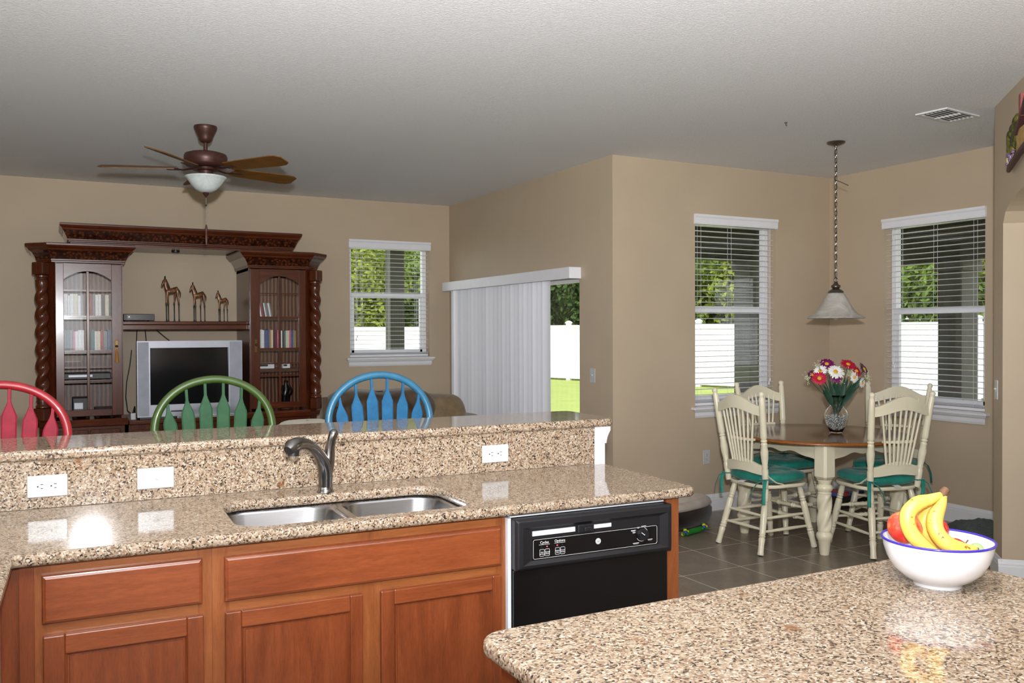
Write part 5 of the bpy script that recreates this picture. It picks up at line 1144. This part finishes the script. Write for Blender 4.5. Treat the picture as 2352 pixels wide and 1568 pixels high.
struct(MB().box(XP+TH+.02, 9.45, 8.55, 8.85, 2.385, 2.9195), 'porch_beam_back', soff)
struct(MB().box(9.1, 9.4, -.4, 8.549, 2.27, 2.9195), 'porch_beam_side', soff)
struct(MB().box(1.0, 6.0, 9.05, 11.6, 3.03, 3.1), 'rear_sun_blocker', soff)  # unseen slab, added only to keep the sun off the slim rear column
def column(x, y, w_, zt, label):
    t = thing('porch_column', label, 'column', (x, y, -.03))
    part(MB().box(x-w_/2, x+w_/2, y-w_/2, y+w_/2, .22, zt-.12), 'shaft', post_m, t, bevel=.008)
    part(MB().box(x-w_/2-.03, x+w_/2+.03, y-w_/2-.03, y+w_/2+.03, -.0295, .2195), 'base', post_m, t, bevel=.01)
    part(MB().box(x-w_/2-.03, x+w_/2+.03, y-w_/2-.03, y+w_/2+.03, zt-.1195, zt-.0005), 'capital', post_m, t, bevel=.01)
column(8.12, 8.70, .3, 2.385, 'square grey porch column outside the left dining window')
column(9.25, 6.54, .3, 2.27, 'square grey porch column outside the right dining window')
column(4.13, 11.2, .2, 3.03, 'slim grey porch column outside the family room window')
fen = mat('white vinyl fence', (238, 240, 240), .4, var=.01)
def fence(label, p0, p1, n, zb, h):
    p0, p1 = V(*p0, 0), V(*p1, 0); t = thing('privacy_fence', label, 'fence', ((p0.x+p1.x)/2, (p0.y+p1.y)/2, -.14)); d = (p1-p0)/n; a = math.atan2(d.y, d.x); L_ = d.length
    ORG[t.name] = (0, 0, 0); t.rotation_euler = (0, 0, a); lc = lambda i: (i-n/2)*L_
    pm = bm0 = None
    for i in range(n+1):
        if pm is None:
            pm = part(MB().box(-.065, .065, -.065, .065, 0, h+.08), 'fence_post', fen, t); cap = part(MB().loft([[(-s_, -s_, z), (s_, -s_, z), (s_, s_, z), (-s_, s_, z)] for s_, z in ((.085, h+.0805), (.085, h+.11), (.05, h+.15), (.005, h+.17))]), 'post_cap', fen, t)
            pm.location.x = lc(0); cap.location.x = lc(0)
        else: pcopy(pm, t, (lc(i), 0, 0)); pcopy(cap, t, (lc(i), 0, 0))
    bd = rl = None; nb = 9; bw_ = (L_-.13)/nb
    for i in range(n):
        for z in (.06, h-.1):
            if rl is None: rl = part(MB().box(-L_/2+.066, L_/2-.066, -.03, .03, 0, .12), 'fence_rail', fen, t); rl.location = (lc(i+.5), 0, z)
            else: pcopy(rl, t, (lc(i+.5), 0, z))
        for k in range(nb):
            x = lc(i+.5)-L_/2+.065+bw_*(k+.5)
            if bd is None: bd = part(MB().box(-bw_/2+.002, bw_/2-.002, -.012, .012, .18, h-.101), 'fence_board', fen, t); bd.location.x = x
            else: pcopy(bd, t, (x, 0, 0))
    return t
fence('long white vinyl fence along the side of the lawn', (20.2, 8.0), (13.6, 29.3), 9, 0, 1.78)
fence('white vinyl fence across the back of the lawn behind the family room window', (13.4, 29.6), (2.0, 29.6), 5, 0, 1.75)
# ---- trees: each with trunk and leafy crown
def leaf_m(name, a, b, c):
    t = NT(name); n = t.noise(1.1, 4, .7); f = t.noise(9, 3, .7)
    col = t.mix(.5, t.ramp(n, [(.3, srgb(*a)), (.5, srgb(*b)), (.72, srgb(*c))]), t.ramp(f, [(.3, srgb(*a)), (.7, srgb(*c))])); t.col(col); t.pr(Roughness=.6, Specular_IOR_Level=.3)
    tr = t.n('ShaderNodeBsdfTranslucent'); t.l(col, tr.inputs[0]); mx = t.n('ShaderNodeMixShader'); mx.inputs[0].default_value = .3
    t.l(t.p.outputs[0], mx.inputs[1]); t.l(tr.outputs[0], mx.inputs[2]); t.l(mx.outputs[0], t.out.inputs[0]); return t.m
LM = [leaf_m('yellow green leaves', (70, 92, 24), (128, 146, 44), (176, 186, 78)), leaf_m('mid green leaves', (40, 66, 22), (84, 112, 38), (140, 160, 66)), leaf_m('deep green leaves', (24, 48, 18), (52, 82, 30), (104, 136, 54))]
bark = mat('pale bark', (140, 126, 108), .9, var=.3, vs=6, bump=.5, bs=20, bd=.02)
def crown_mesh(seed, rx, rz, n, ls):
    r = random.Random(seed); vs = []; fs = []
    cl = [(V(r.gauss(0, .45), r.gauss(0, .45), r.gauss(0, .45)), r.uniform(.35, .6)) for _ in range(26)]
    for i in range(n):
        c, cr = r.choice(cl); d = V(r.gauss(0, 1), r.gauss(0, 1), r.gauss(0, 1)).normalized(); p = c+d*cr*r.random()**.35*1.05; p = V(p.x*rx, p.y*rx, p.z*rz)
        nr = (d+V(r.gauss(0, .5), r.gauss(0, .5), r.gauss(0, .5)+.3)).normalized(); u = nr.orthogonal().normalized(); v = nr.cross(u); a = r.random()*6.28; u, v = u*math.cos(a)+v*math.sin(a), v*math.cos(a)-u*math.sin(a); s_ = ls*r.uniform(.6, 1.3)
        b = len(vs); vs += [p-u*s_, p-v*s_*.5+nr*s_*.12, p+u*s_, p+v*s_*.5+nr*s_*.12]; fs.append((b, b+1, b+2, b+3))
    me = bpy.data.meshes.new('foliage'); me.from_pydata([tuple(v) for v in vs], [], fs); me.update(); return me
CR = {}
for k in range(3):
    for s_ in range(2):
        me = crown_mesh(10+k*3+s_, 1.75, 2.2, 15000, .1); me.materials.append(LM[k]); CR[(k, s_)] = me
trunk_me = mesh_of(MB().tube([(0, 0, 0), (.04, .02, .9), (-.03, .05, 1.9), (.06, 0, 2.9), (.0, 0, 4.2)], [.17, .13, .11, .08, .03], 9).tube([(0, .03, 1.7), (.5, .2, 2.5), (.8, .3, 3.3)], [.08, .05, .02], 7).tube([(0, .03, 2.0), (-.5, -.2, 2.8), (-.7, -.4, 3.6)], [.07, .05, .02], 7), 'trunk', bark, smooth=60)
def tree(x, y, k, s_, sc, zc, label, rz):
    t = thing('garden_tree', label, 'tree', (x, y, -.14), rz, 'trees behind the fences', local=True)
    a = bpy.data.objects.new('trunk', trunk_me); b = bpy.data.objects.new('foliage', CR[(k, s_)])
    for o in (a, b): COL.objects.link(o); o.parent = t
    a.scale = (sc, sc, sc); b.scale = (sc, sc, sc); b.location = (0, 0, zc); b['kind'] = 'stuff'
kinds = ('bright yellow-green', 'mid green', 'dark green')
dA = V(13.6-20.2, 29.3-8.0, 0).normalized(); nA = V(dA.y, -dA.x, 0); rt = random.Random(11)
pos = {0: 'nearest the house end', 1: 'second', 2: 'third', 3: 'fourth', 4: 'fifth', 5: 'sixth', 6: 'seventh', 7: 'eighth', 8: 'ninth'}
for i in range(8):
    p = V(20.4, 7.2, 0)+dA*(1.2+i*2.95)+nA*rt.uniform(3.4, 4.0); k = (0, 0, 1, 0, 0, 1, 2, 2)[i]
    tree(p.x, p.y, k, i % 2, rt.uniform(1.0, 1.15), 2.6, '%s tree behind the side fence, %s in the row from the house' % (kinds[k], ('first',)[0] if i == 0 else pos[i]), rt.uniform(0, 6))
for i in range(4):
    p = V(21.0, 9.5, 0)+dA*(i*5.6)+nA*8.2; tree(p.x, p.y, 1+(i % 2), i % 2, 1.55, 4.2, 'tall %s tree of the rear row behind the side fence, %s from the house' % (kinds[1+(i % 2)], ('first', 'second', 'third', 'fourth')[i]), rt.uniform(0, 6))
for i in range(5):
    k = (0, 1, 0, 0, 1)[i]; tree(2.6+i*2.7, 33.4+rt.uniform(-.3, .5), k, i % 2, 1.12, 2.7, '%s tree behind the back fence, %s from the left' % (kinds[k], ('first', 'second', 'third', 'fourth', 'fifth')[i]), rt.uniform(0, 6))
for i in range(4):
    k = (1, 0, 1, 0)[i]; tree(3.5+i*3.4, 38.5, k, (i+1) % 2, 1.7, 4.6, 'tall %s tree far behind the back fence, %s from the left' % (kinds[k], ('first', 'second', 'third', 'fourth')[i]), rt.uniform(0, 6))
